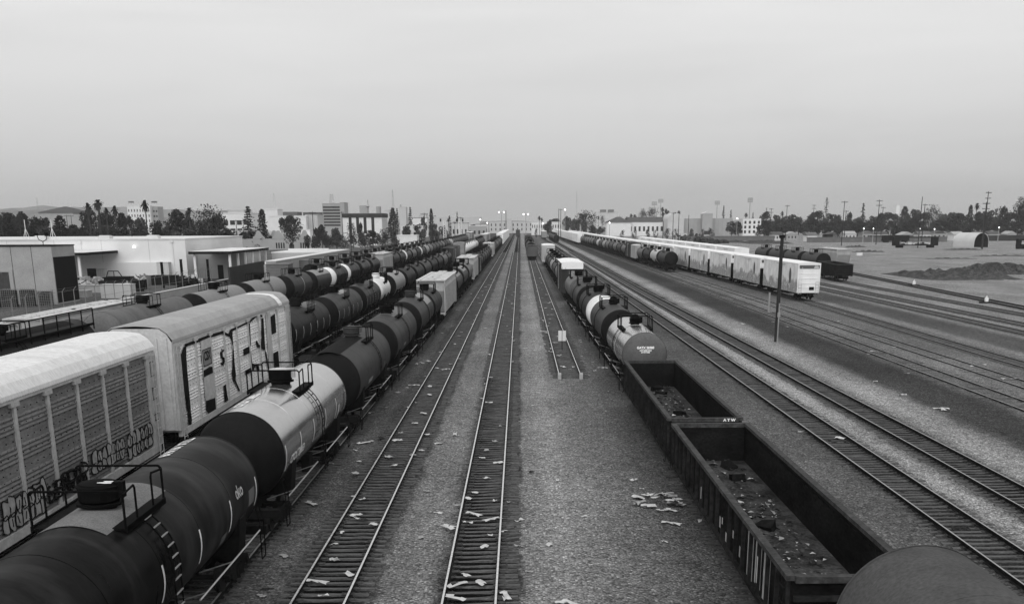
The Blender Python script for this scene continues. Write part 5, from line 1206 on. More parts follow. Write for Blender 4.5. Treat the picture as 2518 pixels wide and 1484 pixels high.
bldg('commercial_building', 'wide plain white building with one small poster window', 661, 752, 532, 540, 22, m_wall, None, (1, 1, .45, .7, .12, .9))
bldg('commercial_building', 'white block with vertical panel ribs right of the plain white building', 751, 780, 530, 545, 18, m_wall2, None, (1, 6, .1, .95, .08, 1), wmat=m_wall3)
bldg('commercial_building', 'distant long brown-grey block behind the white blocks', 682, 730, 522, 800, 18, m_blk); bldg('commercial_building', 'distant grey block left of the office tower', 745, 790, 523, 820, 18, m_blk)
tw, w_, z_ = bldg('office_tower', 'grey office tower with seven striped window bands', 792, 836, 501, 800, 18, m_wall3, None, None)
b = MB()
for i in range(7): b.box(-w_/2 + .4, w_/2 - .3, -.1, .02, z_*(.93 - .085*i) - 1.15, z_*(.93 - .085*i))
ob('window_band', b.mesh('window_band', m_glass), tw)
bldg('stair_tower', 'plain taller strip on the right side of the striped office tower', 836, 846, 498.5, 800, 18, m_wall3)
bk, w_, z_ = bldg('bank_building', 'white block with dark roof fascia and vertical dark window strips', 842, 938, 526, 560, 24, m_wall, m_blk, None, fascia=(m_blkd, 1.6))
b = MB()
for u in (-.31, -.12, .07, .27): b.box(w_*u - .7, w_*u + .7, -.06, .02, 1, z_ - 1.6)
ob('window_strips', b.mesh('window_strips', m_glass), bk)
b = MB()
for u in range(5): b.box(w_/2, w_/2 + .08, 3 + u*4, 4.6 + u*4, .5, z_ - 2.4)
ob('side_fins', b.mesh('side_fins', m_wall3), bk)
b = MB(); b.box(-w_*.1, w_*.1, 6, 12, z_ + .3, z_ + 4); b.box(w_*.33, w_*.42, 6, 12, z_ + .3, z_ + 3.5); b.tube((w_*.12, 6, z_), (w_*.12, 6, z_ + 6.5), .25, 6); b.lathe([(z_ + 3, .3), (z_ + 3.6, .9), (z_ + 4.6, .3)], 8, 'z', (w_*.12, 6)); ob('roof_plant', b.mesh('roof_plant', m_wall3), bk)
bldg('tower_block', 'pale slab tower behind the tall dark conifers', 981, 998, 510, 1000, 14, m_wall2); bldg('tower_block', 'second pale slab left of the tall dark conifers', 945, 958, 517, 1010, 14, m_wall2)
bldg('white_shed', 'plain white shed end seen over the tank cars', 976, 1025, 577, 500, 10, m_wall, None, z=5.0)
bldg('warehouse', 'far pale warehouse with long flat roof on the skyline', 1060, 1182, 534, 1150, 30, m_wall2, m_roofw)
for i, (x0, x1, yt, Y) in enumerate(((1012, 1050, 536, 900), (1030, 1048, 528, 1000), (940, 975, 552, 620), (985, 1040, 556, 600), (1110, 1150, 549, 700), (1150, 1195, 556, 760), (1168, 1200, 552, 900), (870, 900, 577, 520), (690, 730, 560, 520), (740, 762, 566, 500))):
    bldg('commercial_building', f'small low pale downtown building, {ORD[sorted((690, 740, 870, 940, 985, 1012, 1030, 1110, 1150, 1168).index(q) if False else q for q in [i])[0]]} of the scattered ones', x0, x1, yt, Y, 14, (m_wall, m_wall2, m_wall3)[i % 3], m_roofw if i % 2 else m_blk, (1, 4, .3, .75, .4, .6))
bldg('station_hall', 'wide grey far building with tall windows closing the yard', 1203, 1310, 545.5, 1150, 24, m_wall2, None, (2, 10, .15, .95, .26, .55))
bldg('station_tower', 'square grey tower of the far building closing the yard', 1246, 1258, 539, 1148, 8, m_wall2)
bldg('town_house', 'white two-storey block with small windows right of the yard end', 1307, 1345, 546, 980, 16, m_wall, None, (1, 7, .5, .85, .4, .7)); bldg('town_house', 'second white two-storey block behind the paired poles', 1357, 1382, 546, 970, 14, m_wall, None, (1, 4, .5, .85, .4, .7))
bldg('tower_block', 'big hazy pale block with two dark rooftop signs', 1465, 1520, 521, 1900, 40, m_wall2)
for x in (1483, 1502):
    X, z = AT(x, 519, 1899); o = thing('roof_sign', f'dark sign on the hazy pale block, {"left" if x < 1490 else "right"} of two', 'roof sign', (X, 1899, z), 0, 'rooftop signs'); b = MB(); b.box(-5, 5, -.3, .3, -1, 2.5); b.box(-4, -3.5, -.2, .2, -3, -1); ob('panel', b.mesh('panel', m_blk), o)
bldg('school', 'long white building with dark hipped roof and a window row', 1492, 1552, 546.5, 880, 18, m_wall, m_roofd, roof='hip', rise=4); bldg('school', 'white window-lined wing with dark roof right of the plain one', 1546, 1644, 545.5, 885, 18, m_wall, m_roofd, (1, 9, .3, .72, .45, .8), roof='ridge', rise=3.6)
bldg('arena', 'pale hall with curved roof end beside the long metal hall', 1642, 1682, 541, 860, 30, m_wall2, m_wall2, roof='arc', rise=5)
bldg('arena', 'long pale metal hall with vertical wall joints', 1682, 1802, 537.5, 865, 30, m_wall3, m_wall2, (1, 12, 0, 1, .02, 1), wmat=m_blk)
bldg('entrance_tower', 'raised gabled entrance block of the long metal hall', 1728, 1753, 525.5, 858, 10, m_wall3, m_wall2, (1, 1, .05, .25, .6, .8), roof='gable', rise=2)
bldg('apartment_building', 'white three-storey block with paired dark windows', 1828, 1872, 538.5, 860, 16, m_wall, None, (3, 4, .1, .95, .45, .6))
for i in range(14):
    x = 1896 + i*45 + U(-8, 8); bldg('house', f'low pale house before the tree belt, {ORD[i]} from the left', x, x + U(22, 34), U(561, 565) - (i*.1), U(600, 680), 9, (m_wall2, m_wall3, m_wall, m_blk)[i % 4], (m_roofd, m_wall3, m_blk)[i % 3], (1, 3, .25, .75, .4, .8), roof=('ridge', 'gable')[i % 2], rise=1.6, cat='house', group='low houses before the tree belt', z=3.0)
bldg('white_tower', 'plain white upright tower over the tree belt', 2205, 2213, 505, 1300, 5, m_wall)
bldg('boundary_wall', 'long grey block wall across the back of the dirt field', 1690, 1905, 574, 640, .4, m_blk, cat='wall', z=2.2); bldg('boundary_wall', 'long grey block wall in front of the low houses', 1985, 2330, 576, 580, .4, m_blk, cat='wall', z=2.2); bldg('boundary_wall', 'dark low fence beyond the arched shelter', 2400, 2640, 577, 600, .3, m_blkd, cat='fence', z=2.4)

# ------------------------------------------------------------------ masts, poles, lamps
def lattice(name, label, x, yt, Y, base_z, w0, w1, cat='antenna mast', mat=None, dishes=0):
    X, z = AT(x, yt, Y); o = thing(name, label, cat, (X, Y, base_z), 0, 'antenna masts'); h = z - base_z; b = MB(); n = 9
    for i in range(n):
        a0, a1 = w0 + (w1 - w0)*i/n, w0 + (w1 - w0)*(i+1)/n; z0, z1 = h*i/n, h*(i+1)/n
        for s in (-1, 1): b.tube((s*a0, 0, z0), (s*a1, 0, z1), .14, 4)
        b.tube((-a0, 0, z0), (a1, 0, z1), .09, 4); b.tube((a0, 0, z0), (-a1, 0, z1), .09, 4)
    ob('lattice', b.mesh('lattice', mat or m_mast), o)
    for k in range(dishes):
        q = MB(); q.lathe([(0, .05), (.3, .9), (.32, .92), (.05, .02)], 10, 'y'); ob('dish', q.mesh('dish', m_wall2), o, (U(-1, 1), -.5, h*(.15 + .2*k)))
    return o
lattice('antenna_mast', 'white lattice spire with dishes over the plain white block', 673, 475, 645, 6, 2.2, .25, dishes=2, mat=m_wall2)
lattice('antenna_mast', 'lattice antenna on the striped office tower', 815, 477, 806, AT(815, 500, 806)[1], 1.6, .9, dishes=1)
lattice('antenna_mast', 'tall thin radio mast behind the dark conifers', 965, 466, 1000, 5, 1.6, .25, dishes=1); lattice('antenna_mast', 'small antenna on the pale slab tower', 985, 503, 1003, AT(985, 510, 1003)[1], .9, .4)
lattice('antenna_mast', 'hair-thin hazy radio mast right of the yard end', 1418, 470, 2200, 0, 1.2, .3); lattice('antenna_mast', 'faint thin mast on the far left skyline', 90, 486, 1800, 20, 1.2, .7)
def gantry():
    Y = 610; XL, XR, XE = AT(1093, 550, Y)[0], AT(1131, 550, Y)[0], AT(1155, 550, Y)[0]; zt = 10.6; zb = 8.9
    o = thing('signal_bridge', 'pale lattice signal bridge spanning the far left tracks', 'signal gantry', ((XL + XR)/2, Y, 0)); cx = (XL + XR)/2
    for x in (XL, XR):
        b = MB()
        for s in (-.7, .7): b.box(s - .14, s + .14, -.14, .14, 0, 11.5)
        for i in range(9): b.tube((-.7, 0, i*1.25), (.7, 0, (i + 1)*1.25), .1, 4); b.tube((.7, 0, i*1.25), (-.7, 0, (i + 1)*1.25), .1, 4)
        ob('tower', b.mesh('tower', m_wall), o, (x - cx, 0, 0))
    b = MB()
    for z in (zt, zb): b.box(XL - cx, XE - cx, -.12, .12, z - .12, z + .12)
    n = 12
    for i in range(n):
        a, c = XL - cx + (XE - XL)*i/n, XL - cx + (XE - XL)*(i + 1)/n; b.tube((a, 0, zb if i % 2 else zt), (c, 0, zt if i % 2 else zb), .12, 4)
    ob('truss', b.mesh('truss', m_wall2), o)
    for u in (-6, -2, 2.5, 5.5): q = MB(); q.box(-.4, .4, -.3, .1, 0, 1.5); q.tube((0, -.1, .4), (0, -.5, .4), .2, 8); q.tube((0, -.1, 1.1), (0, -.5, 1.1), .2, 8); ob('signal_head', q.mesh('signal_head', m_iron), o, (u, -.4, zt + .2))
gantry()
def lamp_mast(x, yt, Y, label, heads, group='lit yard lamp masts'):
    X, z = AT(x, yt, Y); o = thing('lamp_mast', label, 'lamp mast', (X, Y, 0), 0, group); b = MB(); b.tube((0, 0, 0), (0, 0, z), .22, 6, 0, .12)
    if heads > 1: b.tube((-1.6, 0, z - .3), (1.6, 0, z - .3), .1, 5)
    ob('pole', b.mesh('pole', m_mast), o)
    for i in range(heads):
        q = MB(); ls = .6 if 'street' in label else 1.; q.lathe([(-.4*ls, .02), (-.3*ls, .3*ls), (0, .42*ls), (.3*ls, .3*ls), (.4*ls, .02)], 10, 'z'); ob('lamp', q.mesh('lamp', m_lamp), o, ((i - (heads - 1)/2)*3.0, 0, z))
lamp_mast(1233, 521.5, 720, 'yard mast with two glowing lamps left of the vanishing tracks', 2); lamp_mast(1293, 526.5, 760, 'yard mast with two glowing lamps right of the vanishing tracks', 2); lamp_mast(1389.5, 515.5, 760, 'yard mast with one glowing lamp behind the paired poles', 1)
lamp_mast(1181, 540, 800, 'short mast with one glowing lamp left of the yard end, left one', 1); lamp_mast(1198, 548, 800, 'short glowing lamp just left of the far grey building', 1); lamp_mast(1335, 549.5, 760, 'low glowing lamp before the white two-storey block', 1); lamp_mast(1499, 547.5, 800, 'bright glowing lamp at the left end of the school', 1); lamp_mast(1813, 537, 760, 'bright glowing lamp above the trees by the white apartments', 1)
for i, (x, y) in enumerate(((2124, 562), (2148, 562), (2262, 562), (2298, 563), (2457, 559))): lamp_mast(x, y, 560, f'glowing street lamp before the tree belt, {ORD[i]} from the left', 1, 'glowing street lamps before the belt')
for i, (x, yt, Y) in enumerate(((1609, 497, 1250), (1625, 490.5, 1200), (1764, 495, 1150), (1845, 488, 1000))):
    X, z = AT(x, yt, Y); o = thing('floodlight_mast', f'tall stadium floodlight mast, {ORD[i]} from the left', 'floodlight mast', (X, Y, 0), 0, 'stadium floodlight masts'); b = MB(); b.tube((0, 0, 0), (0, 0, z), .45, 6, 0, .25); ob('pole', b.mesh('pole', m_mast), o)
    b = MB(); wv = 6*Y/F
    for q in range(3): b.box(-wv, wv, -.3, .1, z - 3 + q*1.3, z - 2.1 + q*1.3)
    for u in (-.8, 0, .8): b.box(wv*u - .15, wv*u + .15, .1, .3, z - 3.2, z + .6)
    ob('lamp_bank', b.mesh('lamp_bank', m_mast), o)
def upole(x, yt, Y, label, arms=2, r=.17, g='wooden utility poles'):
    X, z = AT(x, yt, Y); o = thing('utility_pole', label, 'utility pole', (X, Y, 0), U(-.4, .4), g); b = MB(); b.tube((0, 0, 0), (0, 0, z), r*1.2, 7, 0, r*.8); ob('pole', b.mesh('pole', m_pole), o)
    for k in range(arms):
        q = MB(); q.box(-1.3, 1.3, -.09, .09, -.1, .1)
        for u in (-1.15, -.6, .6, 1.15): q.tube((u, 0, .1), (u, 0, .35), .05, 5)
        ob('crossarm', q.mesh('crossarm', m_pole), o, (0, -r, z - .5 - k*1.9))
    return o
px_, py_ = GP(1908, 840)
o = thing('yard_pole', 'dark wooden pole standing on the ballast in front of the white boxcars', 'pole', (px_, py_, 0)); zt = AT(1926, 582, py_)[1]
b = MB(); b.tube((0, 0, 0), (0, 0, zt), .18, 10, 0, .15); ob('pole', b.mesh('pole', m_pole), o); b = MB(); b.tube((.06, -.24, 0), (.06, -.24, 3.4), .06, 6); b.box(-.06, .18, -.3, -.2, 2.2, 2.6); ob('conduit', b.mesh('conduit', m_mast), o); b = MB(); b.tube((-.75, .3, 2.6), (-.75, .3, 4.3), .09, 6); b.tube((-.75, .3, 2.6), (0, .2, 2.7), .04, 4); ob('bracket', b.mesh('bracket', m_mast), o); b = MB(); b.box(-.24, .24, -.2, .2, zt - .1, zt + .15); ob('cap_box', b.mesh('cap_box', m_iron2), o)
for i, (x, yt, Y, a) in enumerate(((1897, 512, 700, 2), (1936, 504, 640, 1), (2002, 503, 760, 2), (2077, 494, 500, 1), (2081, 517, 600, 1), (2163, 491, 520, 2), (2172, 508, 640, 1), (2268.5, 483.5, 455, 0), (2275, 501, 520, 1), (2431, 470.5, 430, 2), (2426, 497, 440, 2), (1670, 520, 640, 0), (1656, 522, 640, 1), (1694, 528, 640, 0), (1631, 545, 500, 0))):
    upole(x, yt, Y, f'wooden utility pole on the right side, {ORD[sorted(range(15), key=lambda q: [1897,1936,2002,2077,2081,2163,2172,2268.5,2275,2431,2426,1670,1656,1694,1631][q]).index(i)]} from the left', a)
upole(1374, 513, 755, 'thin dark pole at the yard end, left of a close pair', 0, .2, 'paired poles at the yard end'); upole(1379, 513.5, 745, 'thin dark pole at the yard end, right of a close pair', 1, .2, 'paired poles at the yard end'); upole(1244, 517, 740, 'thin dark pole right of the left twin lamp mast', 0, .2, 'paired poles at the yard end')
for i, (x, yt, Y) in enumerate(((3, 548, 300), (46, 533, 300), (163, 528, 560), (174, 528, 560), (243, 552, 260), (262, 550, 262), (323, 566, 262), (768, 520, 420), (1043, 523, 420), (1063, 528, 430), (1103, 541, 560), (1133, 533, 620), (597, 540, 480), (580, 540, 470), (840, 520, 600), (1118, 546, 700))):
    upole(x, yt, Y, f'utility pole on the left side, {ORD[sorted(range(16), key=lambda q: [3,46,163,174,243,262,323,768,1043,1063,1103,1133,597,580,840,1118][q]).index(i)]} from the left', 1 if i not in (4, 6) else 0, .15, 'utility poles on the left side')

# ------------------------------------------------------------------ right-hand dirt field
Xq, Yq = GP(2412, 608)
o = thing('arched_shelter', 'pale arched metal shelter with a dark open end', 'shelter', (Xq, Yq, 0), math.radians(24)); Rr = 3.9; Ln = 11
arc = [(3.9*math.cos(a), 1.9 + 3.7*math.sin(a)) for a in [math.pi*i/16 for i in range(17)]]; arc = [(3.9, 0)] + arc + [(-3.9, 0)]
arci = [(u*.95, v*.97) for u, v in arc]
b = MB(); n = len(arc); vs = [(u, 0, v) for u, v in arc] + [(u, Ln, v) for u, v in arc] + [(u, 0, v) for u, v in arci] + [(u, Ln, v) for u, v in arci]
b.add(vs, [(i, i+1, n+i+1, n+i) for i in range(n-1)] + [(i, 2*n+i, 2*n+i+1, i+1) for i in range(n-1)], 0, True); b.add(vs, [(2*n+i, 3*n+i, 3*n+i+1, 2*n+i+1) for i in range(n-1)], 1, True); ob('shell', b.mesh('shell', m_wall2, m_blkd), o)  # inner faces coloured dark to paint in the dim interior
b = MB(); b.prism(arci, lambda u, v, d: (u, Ln - .3 + d, v), 0, .1); ob('back_wall', b.mesh('back_wall', m_blkd), o)  # back wall dark too, interior shade put into its colour
MLAB = {1: 'largest dark dirt mound at the right edge of the field', 4: 'dark dirt mound just behind the largest one', 2: 'low dark dirt streak near the pale hopper', 3: 'low dark dirt streak beyond the pale hopper', 5: 'long thin dirt streak across the middle of the field', 6: 'thin dirt streak below the shelter at the right edge', 7: 'broad dirt heap behind the dull grey tank cars', 8: 'small dirt heap beyond the white boxcars', 9: 'small dirt heap just above the second white string', 10: 'low dirt apron before the arched shelter'}
def mound(name, x0, x1, ya, h, dep, seed):
    A_, B_ = GP(x0, ya), GP(x1, ya); rr = random.Random(seed); w = B_[0] - A_[0]; b = MB(); nx, ny = 40, 10; vs = []
    for j in range(ny + 1):
        for i in range(nx + 1):
            e = math.sin(math.pi*i/nx)**.5*math.sin(math.pi*j/ny); vs.append((A_[0] + w*i/nx, A_[1] + dep*j/ny, -.1 + max(0, e*h*(.55 + .5*math.sin(i*.9 + seed) * .5 + rr.uniform(-.25, .35)))))
    b.add(vs, [(j*(nx+1)+i, j*(nx+1)+i+1, (j+1)*(nx+1)+i+1, (j+1)*(nx+1)+i) for j in range(ny) for i in range(nx)], 0, False)
    return tag(ob(name, b.mesh(name, m_dirt)), MLAB[seed], 'dirt mound', 'dirt mounds in the field')
mound('dirt_mound', 2285, 2560, 690, 1.6, 34, 1); mound('dirt_mound', 2420, 2620, 676, 2.1, 24, 4); mound('dirt_mound', 2099, 2190, 620, .8, 6, 2); mound('dirt_mound', 2085, 2142, 608, 1.0, 8, 3); mound('dirt_mound', 2280, 2425, 637, .5, 6, 5); mound('dirt_mound', 2400, 2560, 630, .5, 7, 6); mound('dirt_mound', 1850, 1975, 600, 1.6, 60, 7); mound('dirt_mound', 1780, 1840, 585, 1.0, 20, 8); mound('dirt_mound', 1800, 1850, 597, 1.4, 30, 9); mound('dirt_mound', 2340, 2440, 615, .6, 14, 10)
def scrap_car(label, x0, x1, yb, h, kind):
    A_, B_ = GP(x0, yb), GP(x1, yb); w = B_[0] - A_[0]; o = thing('scrap_railcar', label, 'old railcar', ((A_[0] + B_[0])/2, A_[1], 0), 0, 'old railcars in the dirt field'); b = MB(); b.box(-w/2, w/2, -1.4, 1.4, .8, 1.2)
    if kind == 'box': b.box(-w/2 + .2, w/2 - .2, -1.4, 1.4, 1.2, h)
    else:
        for u in (-.5, .38): b.box(w*u, w*(u + .12), -1.4, 1.4, 1.2, h)
        b.box(-w/2, w/2, .8, 1.4, h - .5, h)
    ob('body', b.mesh('body', m_iron2), o)
    for s in (-.35, .35): q = MB(); q.box(-1.2, 1.2, -1.1, 1.1, 0, .8); q.tube((-.8, -1.2, .45), (-.8, 1.2, .45), .42, 10); q.tube((.8, -1.2, .45), (.8, 1.2, .45), .42, 10); ob('truck', q.mesh('truck', m_iron2), o, (w*s, 0, 0))
    if kind == 'load':
        q = MB(); rr = random.Random(5)
        for k in range(14): x = rr.uniform(-w*.3, w*.3); q.box(x - .8, x + .8, -1, 1, 1.2, rr.uniform(1.4, 2.2))
        ob('load', q.mesh('load', m_wall2), o)
scrap_car('long dark flat railcar with bulkheads and pale load beside the shelter', 2195, 2312, 609, 4.2, 'load'); scrap_car('dark long railcar behind the bulkhead flat, left part', 2168, 2240, 596, 3.4, 'box'); scrap_car('dark box car body alone in the field, left of the poles', 2022, 2048, 595, 3.8, 'box'); scrap_car('dark gondola body in front of the block wall', 2138, 2170, 594, 3.0, 'box'); scrap_car('dark box body behind the tank cars near the yard pole', 1933, 1958, 588, 3.6, 'box'); scrap_car('dark scrap car at the far right edge of the field', 2500, 2560, 612, 3.6, 'load')
for i, (x0, x1, yb, h) in enumerate(((1860, 1880, 583, 3.6), (1884, 1904, 582, 3.8), (2208, 2226, 586, 3.2), (2262, 2282, 584, 3), (1662, 1676, 584, 5), (1674, 1690, 585, 3))):
    A_, B_ = GP(x0, yb), GP(x1, yb); w = B_[0] - A_[0]; o = thing('container', f'pale box container at the back of the field, {ORD[[2, 3, 4, 5, 0, 1][i]]} from the left', 'container', ((A_[0] + B_[0])/2, A_[1], 0), 0, 'pale containers in the field'); b = MB(); b.box(-w/2, w/2, 0, 6, .1, h); ob('body', b.mesh('body', m_wall2), o); b = MB(); b.box(-.05, .05, -.06, 0, .3, h - .2); b.box(-w/2, w/2, -.05, 0, h - .15, h); ob('doors', b.mesh('doors', m_wall3), o)
rr = random.Random(11)
for i in range(12):
    x = 1680 + i*9 + rr.uniform(-4, 4); yb = 590 + i*.9 + rr.uniform(-4, 3); X, Y = GP(x, yb); o = thing('scrap_heap', f'dark pile of wheels and scrap behind the white boxcars, {ORD[i]} from the left', 'scrap heap', (X, Y, 0), rr.uniform(0, 3), 'scrap piles behind the white boxcars'); b = MB(); h = 3.4 if i < 6 else 1.9
    for k in range(18):
        p = Vector((rr.uniform(-2.6, 2.6), rr.uniform(-2, 2), rr.uniform(.3, h)*.8)); a = rr.uniform(0, 3.1); d = Vector((math.cos(a), math.sin(a), rr.uniform(-.4, .4)))
        if k % 2: b.tube(p, p + d*.5, rr.uniform(.6, 1.1), 10)
        else: b.tube(p, p + d*rr.uniform(1, 2.5), rr.uniform(.1, .35), 5)
    ob('parts', b.mesh('parts', (m_iron2, m_dirt, m_dark)[i % 3]), o)
for i, (x, y) in enumerate(((2247, 702), (2425, 745))):
    X, Y = GP(x, y); o = thing('switch_stand', f'small white switch stand beside the curving siding, {"farther" if i == 0 else "nearer"} one', 'switch stand', (X, Y, 0), 0, 'white switch stands'); b = MB(); b.box(-.9, .9, -.2, .2, 0, .2); ob('base', b.mesh('base', m_iron2), o); b = MB(); b.box(-.2, .2, -.15, .15, .2, .5); b.prism([(-.28, .5), (.28, .5), (.12, .75), (0, .95), (-.12, .75)], lambda u, v, d: (u, d, v), -.1, .1); ob('head', b.mesh('head', m_wall), o)
X, Y = GP(2113, 628); crate('utility_box', 'small white box lying on the dirt field by the pale hopper', 'box', X, Y, 1.6, 1, .8, m_wall)
for i, (x, y) in enumerate(((1050, 570), (1058, 569), (1066, 567), (1053, 576), (1885, 581), (1948, 573), (2050, 577))):
    X, Y = GP(x, y); o = thing('parked_car', f'tiny parked car in the distance, {ORD[i if i > 3 else [0, 2, 3, 1][i]]} from the left', 'car', (X, Y, 0), 1.4, 'parked cars in the distance'); b = MB(); b.prism([(-2.2, .35), (2.2, .35), (2.2, .8), (1.2, .95), (.6, 1.45), (-1.2, 1.45), (-1.9, .95), (-2.2, .85)], lambda u, v, d: (u, d, v), -.85, .85); ob('body', b.mesh('body', (m_wall, m_white, m_wall2)[i % 3]), o)
    b = MB(); b.prism([(1.1, .95), (.58, 1.38), (-1.15, 1.38), (-1.75, .95)], lambda u, v, d: (u, d, v), -.87, .87); ob('window', b.mesh('window', m_glass), o)
    for u in (-1.35, 1.35):
        q = MB(); q.tube((u, -.9, .33), (u, -.6, .33), .33, 10); q.tube((u, .6, .33), (u, .9, .33), .33, 10); ob('wheels', q.mesh('wheels', m_iron), o)

# ------------------------------------------------------------------ sign, litter, debris
X, Y = GP(1382, 861)
o = thing('track_sign', 'small white double-board sign on a thin post between the stub rails', 'sign', (X, Y, 0)); b = MB(); b.tube((0, 0, 0), (0, 0, 1.6), .03, 6); ob('post', b.mesh('post', m_iron), o)
for u in (-.17, .17): q = MB(); q.box(-.15, .15, -.03, .0, .8, 1.65); ob('board', q.mesh('board', m_wall), o, (u, -.03, 0))
X, Y = GP(1372, 923)
for s in (-1, 1): o = thing('rail_stop', f'small pale wheel stop on the {"left" if s < 0 else "right"} rail end of the stub siding', 'wheel stop', (3.4 + s*.75, 78.0, 0), 0, 'wheel stops on the stub siding'); b = MB(); b.prism([(-.25, 0), (.25, 0), (.25, .2), (.05, .42), (-.2, .3)], lambda u, v, d: (d, u, v), -.12, .12); ob('block', b.mesh('block', m_conc), o)
def scrap_mesh(seed, mat, sl=1.):
    rr = random.Random(seed); b = MB(); n = 4; L_, W_ = rr.uniform(.17, .3)*sl, rr.uniform(.08, .17); vs = []
    for j in range(n):
        for i in range(n): vs.append(((i/(n-1) - .5)*2*L_*rr.uniform(.8, 1.1), (j/(n-1) - .5)*2*W_*rr.uniform(.7, 1.2), 0.02 + rr.uniform(0, .07)))
    fs = [(j*n+i, j*n+i+1, (j+1)*n+i+1, (j+1)*n+i) for j in range(n-1) for i in range(n-1)]; rr.shuffle(fs)
    b.add(vs, fs[:rr.choice((6, 7, 8, 9))], 0); return b.mesh('litter_scrap', mat)
SCR = [scrap_mesh(i, (m_litter, m_litter, m_litter2)[i % 3]) for i in range(12)] + [scrap_mesh(20 + i, m_litter3) for i in range(3)] + [scrap_mesh(30 + i, m_litter, 1.5) for i in range(3)]
def scrap(X, Y, k, label, group, s=1., z=.06):
    o = ob('litter_scrap', SCR[k], None, (X, Y, z), U(0, 6.3)); tag(o, label, 'litter', group); o.scale = (s, s, s); return o
def place_px(lst, fx, ox, oy, label, group, s=1.):
    for q in lst:
        X, Y = GP(ox + fx*q[0], oy + fx*q[1], .1); k = q[2] if len(q) > 2 else None
        t = 'A' if abs(X + 5.77) < 1.4 else 'B' if abs(X + 1.55) < 1.4 else 'R1' if abs(X - 3.4) < 1.4 and Y > 78 else None
        lab, gr = {'A': ('pale scrap of litter lying between the rails of the left open track', 'litter on the left open track'), 'B': ('pale scrap of litter lying between the rails of the middle open track', 'litter on the middle open track'), 'R1': ('pale scrap of litter lying on the stub siding', 'litter on the stub siding'), None: (label, group)}[t]
        scrap(X, Y, {'d': 12, 'big': 15}.get(k, random.randrange(12)) if k is not None else random.randrange(12), lab, gr, s*(1.1 if k == 'big' else U(.6, .95)), .1 if t else .01)
gl, gg_ = 'pale scrap of litter lying on the gravel of the middle yard', 'litter on the middle gravel'
place_px([(1090,75),(880,425),(820,575),(870,588,'d'),(490,1100,'big'),(620,910),(640,790),(765,1035),(555,1215),(230,865),(455,440,'big'),(50,1190),(815,210),(1890,18),(1985,122),(1960,435),(1740,415),(1780,545,'big'),(1930,590,'big'),(1735,615),(2035,680),(1580,655,'big'),(1350,712),(2155,572),(2400,770),(2240,990),(1720,1040),(1845,1110),(1645,1125,'big'),(2040,1215,'big'),(1640,1235,'big'),(2500,1245),(2160,785),(1870,810),(2090,445),(2470,245),(1350,20),(2250,180,'d'),(90,1130,'d'),(700,690)], .3, 629.5, 1101.6, gl, gg_)
place_px([(2130,350,'big'),(2080,360,'big'),(2200,345,'big'),(2050,580,'big'),(1990,590),(1900,635),(1630,835),(1930,1045),(1895,1120),(1560,1130,'big'),(1640,1110),(1720,1090,'d'),(1760,1085,'d'),(1810,1285),(1240,1330),(2460,1045,'big'),(2135,1220),(2280,410),(2360,425,'big'),(2080,750),(2150,855),(1480,1440)], .2503, 503.6, 802.6, gl, gg_)
place_px([(180,430,'big'),(150,420),(210,440),(160,300),(180,320),(190,330),(230,265),(245,345),(385,780,'big'),(450,800),(480,775),(760,775,'big'),(540,520),(250,140),(275,210),(160,190),(90,515),(300,540),(240,620),(265,630),(330,665)], .2503, 1290.5, 708, gl, gg_)
place_px([(1850,985,'big'),(1830,980,'big'),(1300,757),(1520,865),(575,312),(460,272),(440,127),(1280,512),(2090,632),(2430,737),(2340,735),(2195,620),(1455,480),(1240,535),(1000,265),(1045,205),(120,90),(160,275),(210,290),(1560,690),(690,1165),(1010,1220)], .29985, 1763, 708, 'pale scrap of litter lying on the right-hand tracks and dirt road', 'litter on the right-hand tracks', 1.2)
place_px([(880,810,'big'),(170,748),(1120,790),(580,455),(60,1465,'big')], .3, 1385, 1038.7, gl, gg_)
for i in range(26):
    a, q = U(0, 6.3), math.sqrt(R()); X, Y = GP(1385 + .3*(800 + 210*q*math.cos(a)), 1038.7 + .3*(640 + 75*q*math.sin(a)), .1); scrap(X, Y, random.choice((15, 16, 17, 0, 1, 3, 4, 2, 12)), 'torn sheet in the litter pile beside the near gondola', 'litter pile beside the near gondola', U(.7, 1.2), .02 + .2*(1 - q))
for t, lab, gr, xs in (('A', 'pale scrap of litter lying between the rails of the left open track', 'litter on the left open track', -5.77), ('B', 'pale scrap of litter lying between the rails of the middle open track', 'litter on the middle open track', -1.6), ('R1', 'pale scrap of litter lying on the stub siding', 'litter on the stub siding', 3.4)):
    for i in range(34):
        Y = 36 + 190*(i/34)**1.3 + U(-2, 2)
        if t == 'R1' and Y < 80: continue
        scrap(xs + U(-1, 1), Y, random.randrange(12), lab, gr, U(.4, .8) + Y*.002, .1)
for i in range(70):
    Y = 36 + 150*R(); X = random.choice((U(-8.3, -7), U(-4.4, -2.9), U(.2, 2), U(4.8, 5.6))); scrap(X, Y, random.randrange(14), gl, gg_, U(.3, .8), .01)
# white powder spill
X, Y = GP(1890, 1052); b = MB(); pts = [(1.9*U(.6, 1.1)*math.cos(a)*.8, 2.2*U(.6, 1.1)*math.sin(a), .006) for a in [6.283*i/26 for i in range(26)]]; b.add(pts, [tuple(range(26))])
o = ob('powder_spill', b.mesh('powder_spill', m_litter), None, (10.9, Y, 0)); tag(o, 'white powder spilled on the gravel beside the gondola', 'spill', None, 'stuff')
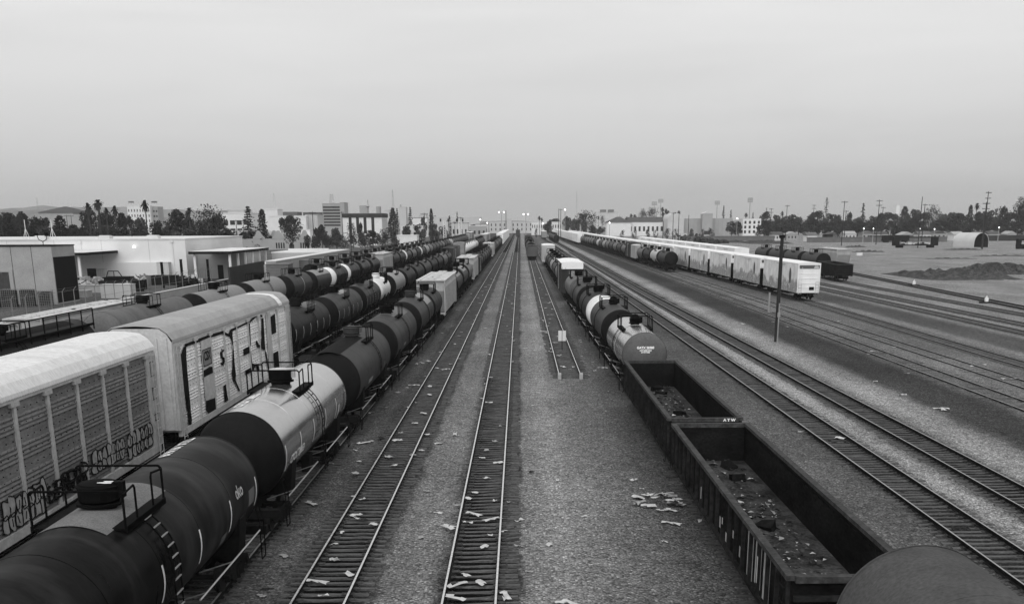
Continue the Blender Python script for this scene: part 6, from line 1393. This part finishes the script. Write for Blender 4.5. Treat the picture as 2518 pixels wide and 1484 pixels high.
# gondola rubble
for gi, (Yc, L_) in enumerate(((34.3, 20.1), (55.6, 19.9))):
    rr = random.Random(gi + 3); xc = tx('R2', Yc); b = MB(); nx, ny = 14, 70; vs = []
    for j in range(ny + 1):
        for i in range(nx + 1):
            u = i/nx*2 - 1; q = .03 + .05*math.sin(j*.23 + gi) + .05*math.sin(j*.6 + u*2) + rr.uniform(-.03, .06); vs.append((u*1.38, (j/ny - .5)*(L_ - .3), 1.02 + max(0, q)*(1 - u*u*.97)))
    b.add(vs, [(j*(nx+1)+i, j*(nx+1)+i+1, (j+1)*(nx+1)+i+1, (j+1)*(nx+1)+i) for j in range(ny) for i in range(nx)], 0)
    for k in range(560):
        cl = rr.choice((-.33, -.12, .05, .12, .36)) + rr.gauss(0, .07); y = max(-.47, min(.47, cl))*L_; x = rr.uniform(-1.0, 1.0); s = rr.uniform(.03, .12)*rr.choice((1, 1, 1, 1.9)); z = 1.10 + rr.uniform(0, .06); a = rr.uniform(0, 3)
        b.add([(x + s*math.cos(a), y + s*math.sin(a), z), (x - s*.5*math.sin(a), y + s*.5*math.cos(a), z + s*.4), (x - s*math.cos(a), y - s*math.sin(a), z), (x + s*.5*math.sin(a), y - s*.5*math.cos(a), z + .02)], [(0, 1, 2, 3)], rr.choice((0, 0, 2, 1, 2, 2, 2, 0, 3)))
    o = ob('rubble', b.mesh('rubble', M('dark scrap rubble', .042, .95, var=.85, scale=.9, fine=.6, fscale=11, bump=.8, spec=.1), m_litter2, m_rub, m_litter), None, (xc, Yc, RH - .02)); tag(o, ('dark rubble and scraps on the floor of the nearest gondola', 'dark rubble and scraps on the floor of the farther gondola')[gi], 'rubble', None, 'stuff')
    for k, (dy, s, lab) in enumerate(((.30, .32, 'upright rusty scrap sheet at the far end of the {}'), (-.04, .3, 'broken dark block lying midway in the {}'), (.40, .34, 'dark timber baulk across the far floor of the {}'))):
        q = MB(); c0 = [(rr.uniform(.7, 1.1)*s*sx_, rr.uniform(.7, 1.1)*s*sy_, z_*s*rr.uniform(.7, 1.2)) for z_ in (0, 1) for sx_, sy_ in ((-1, -.6), (1, -.6), (1, .6), (-1, .6))]; q.add(c0, [(0,3,2,1),(4,5,6,7),(0,1,5,4),(1,2,6,5),(2,3,7,6),(3,0,4,7)])
        p = ob('scrap_block', q.mesh('scrap_block', m_gondin), None, (xc + rr.uniform(-.4, .5), Yc + dy*L_, RH + 1.0), rot=(rr.uniform(-.35, .35), rr.uniform(-.3, .3), rr.uniform(0, 3))); tag(p, lab.format(('nearest gondola', 'farther gondola')[gi]), 'scrap', 'scrap blocks in the gondolas')
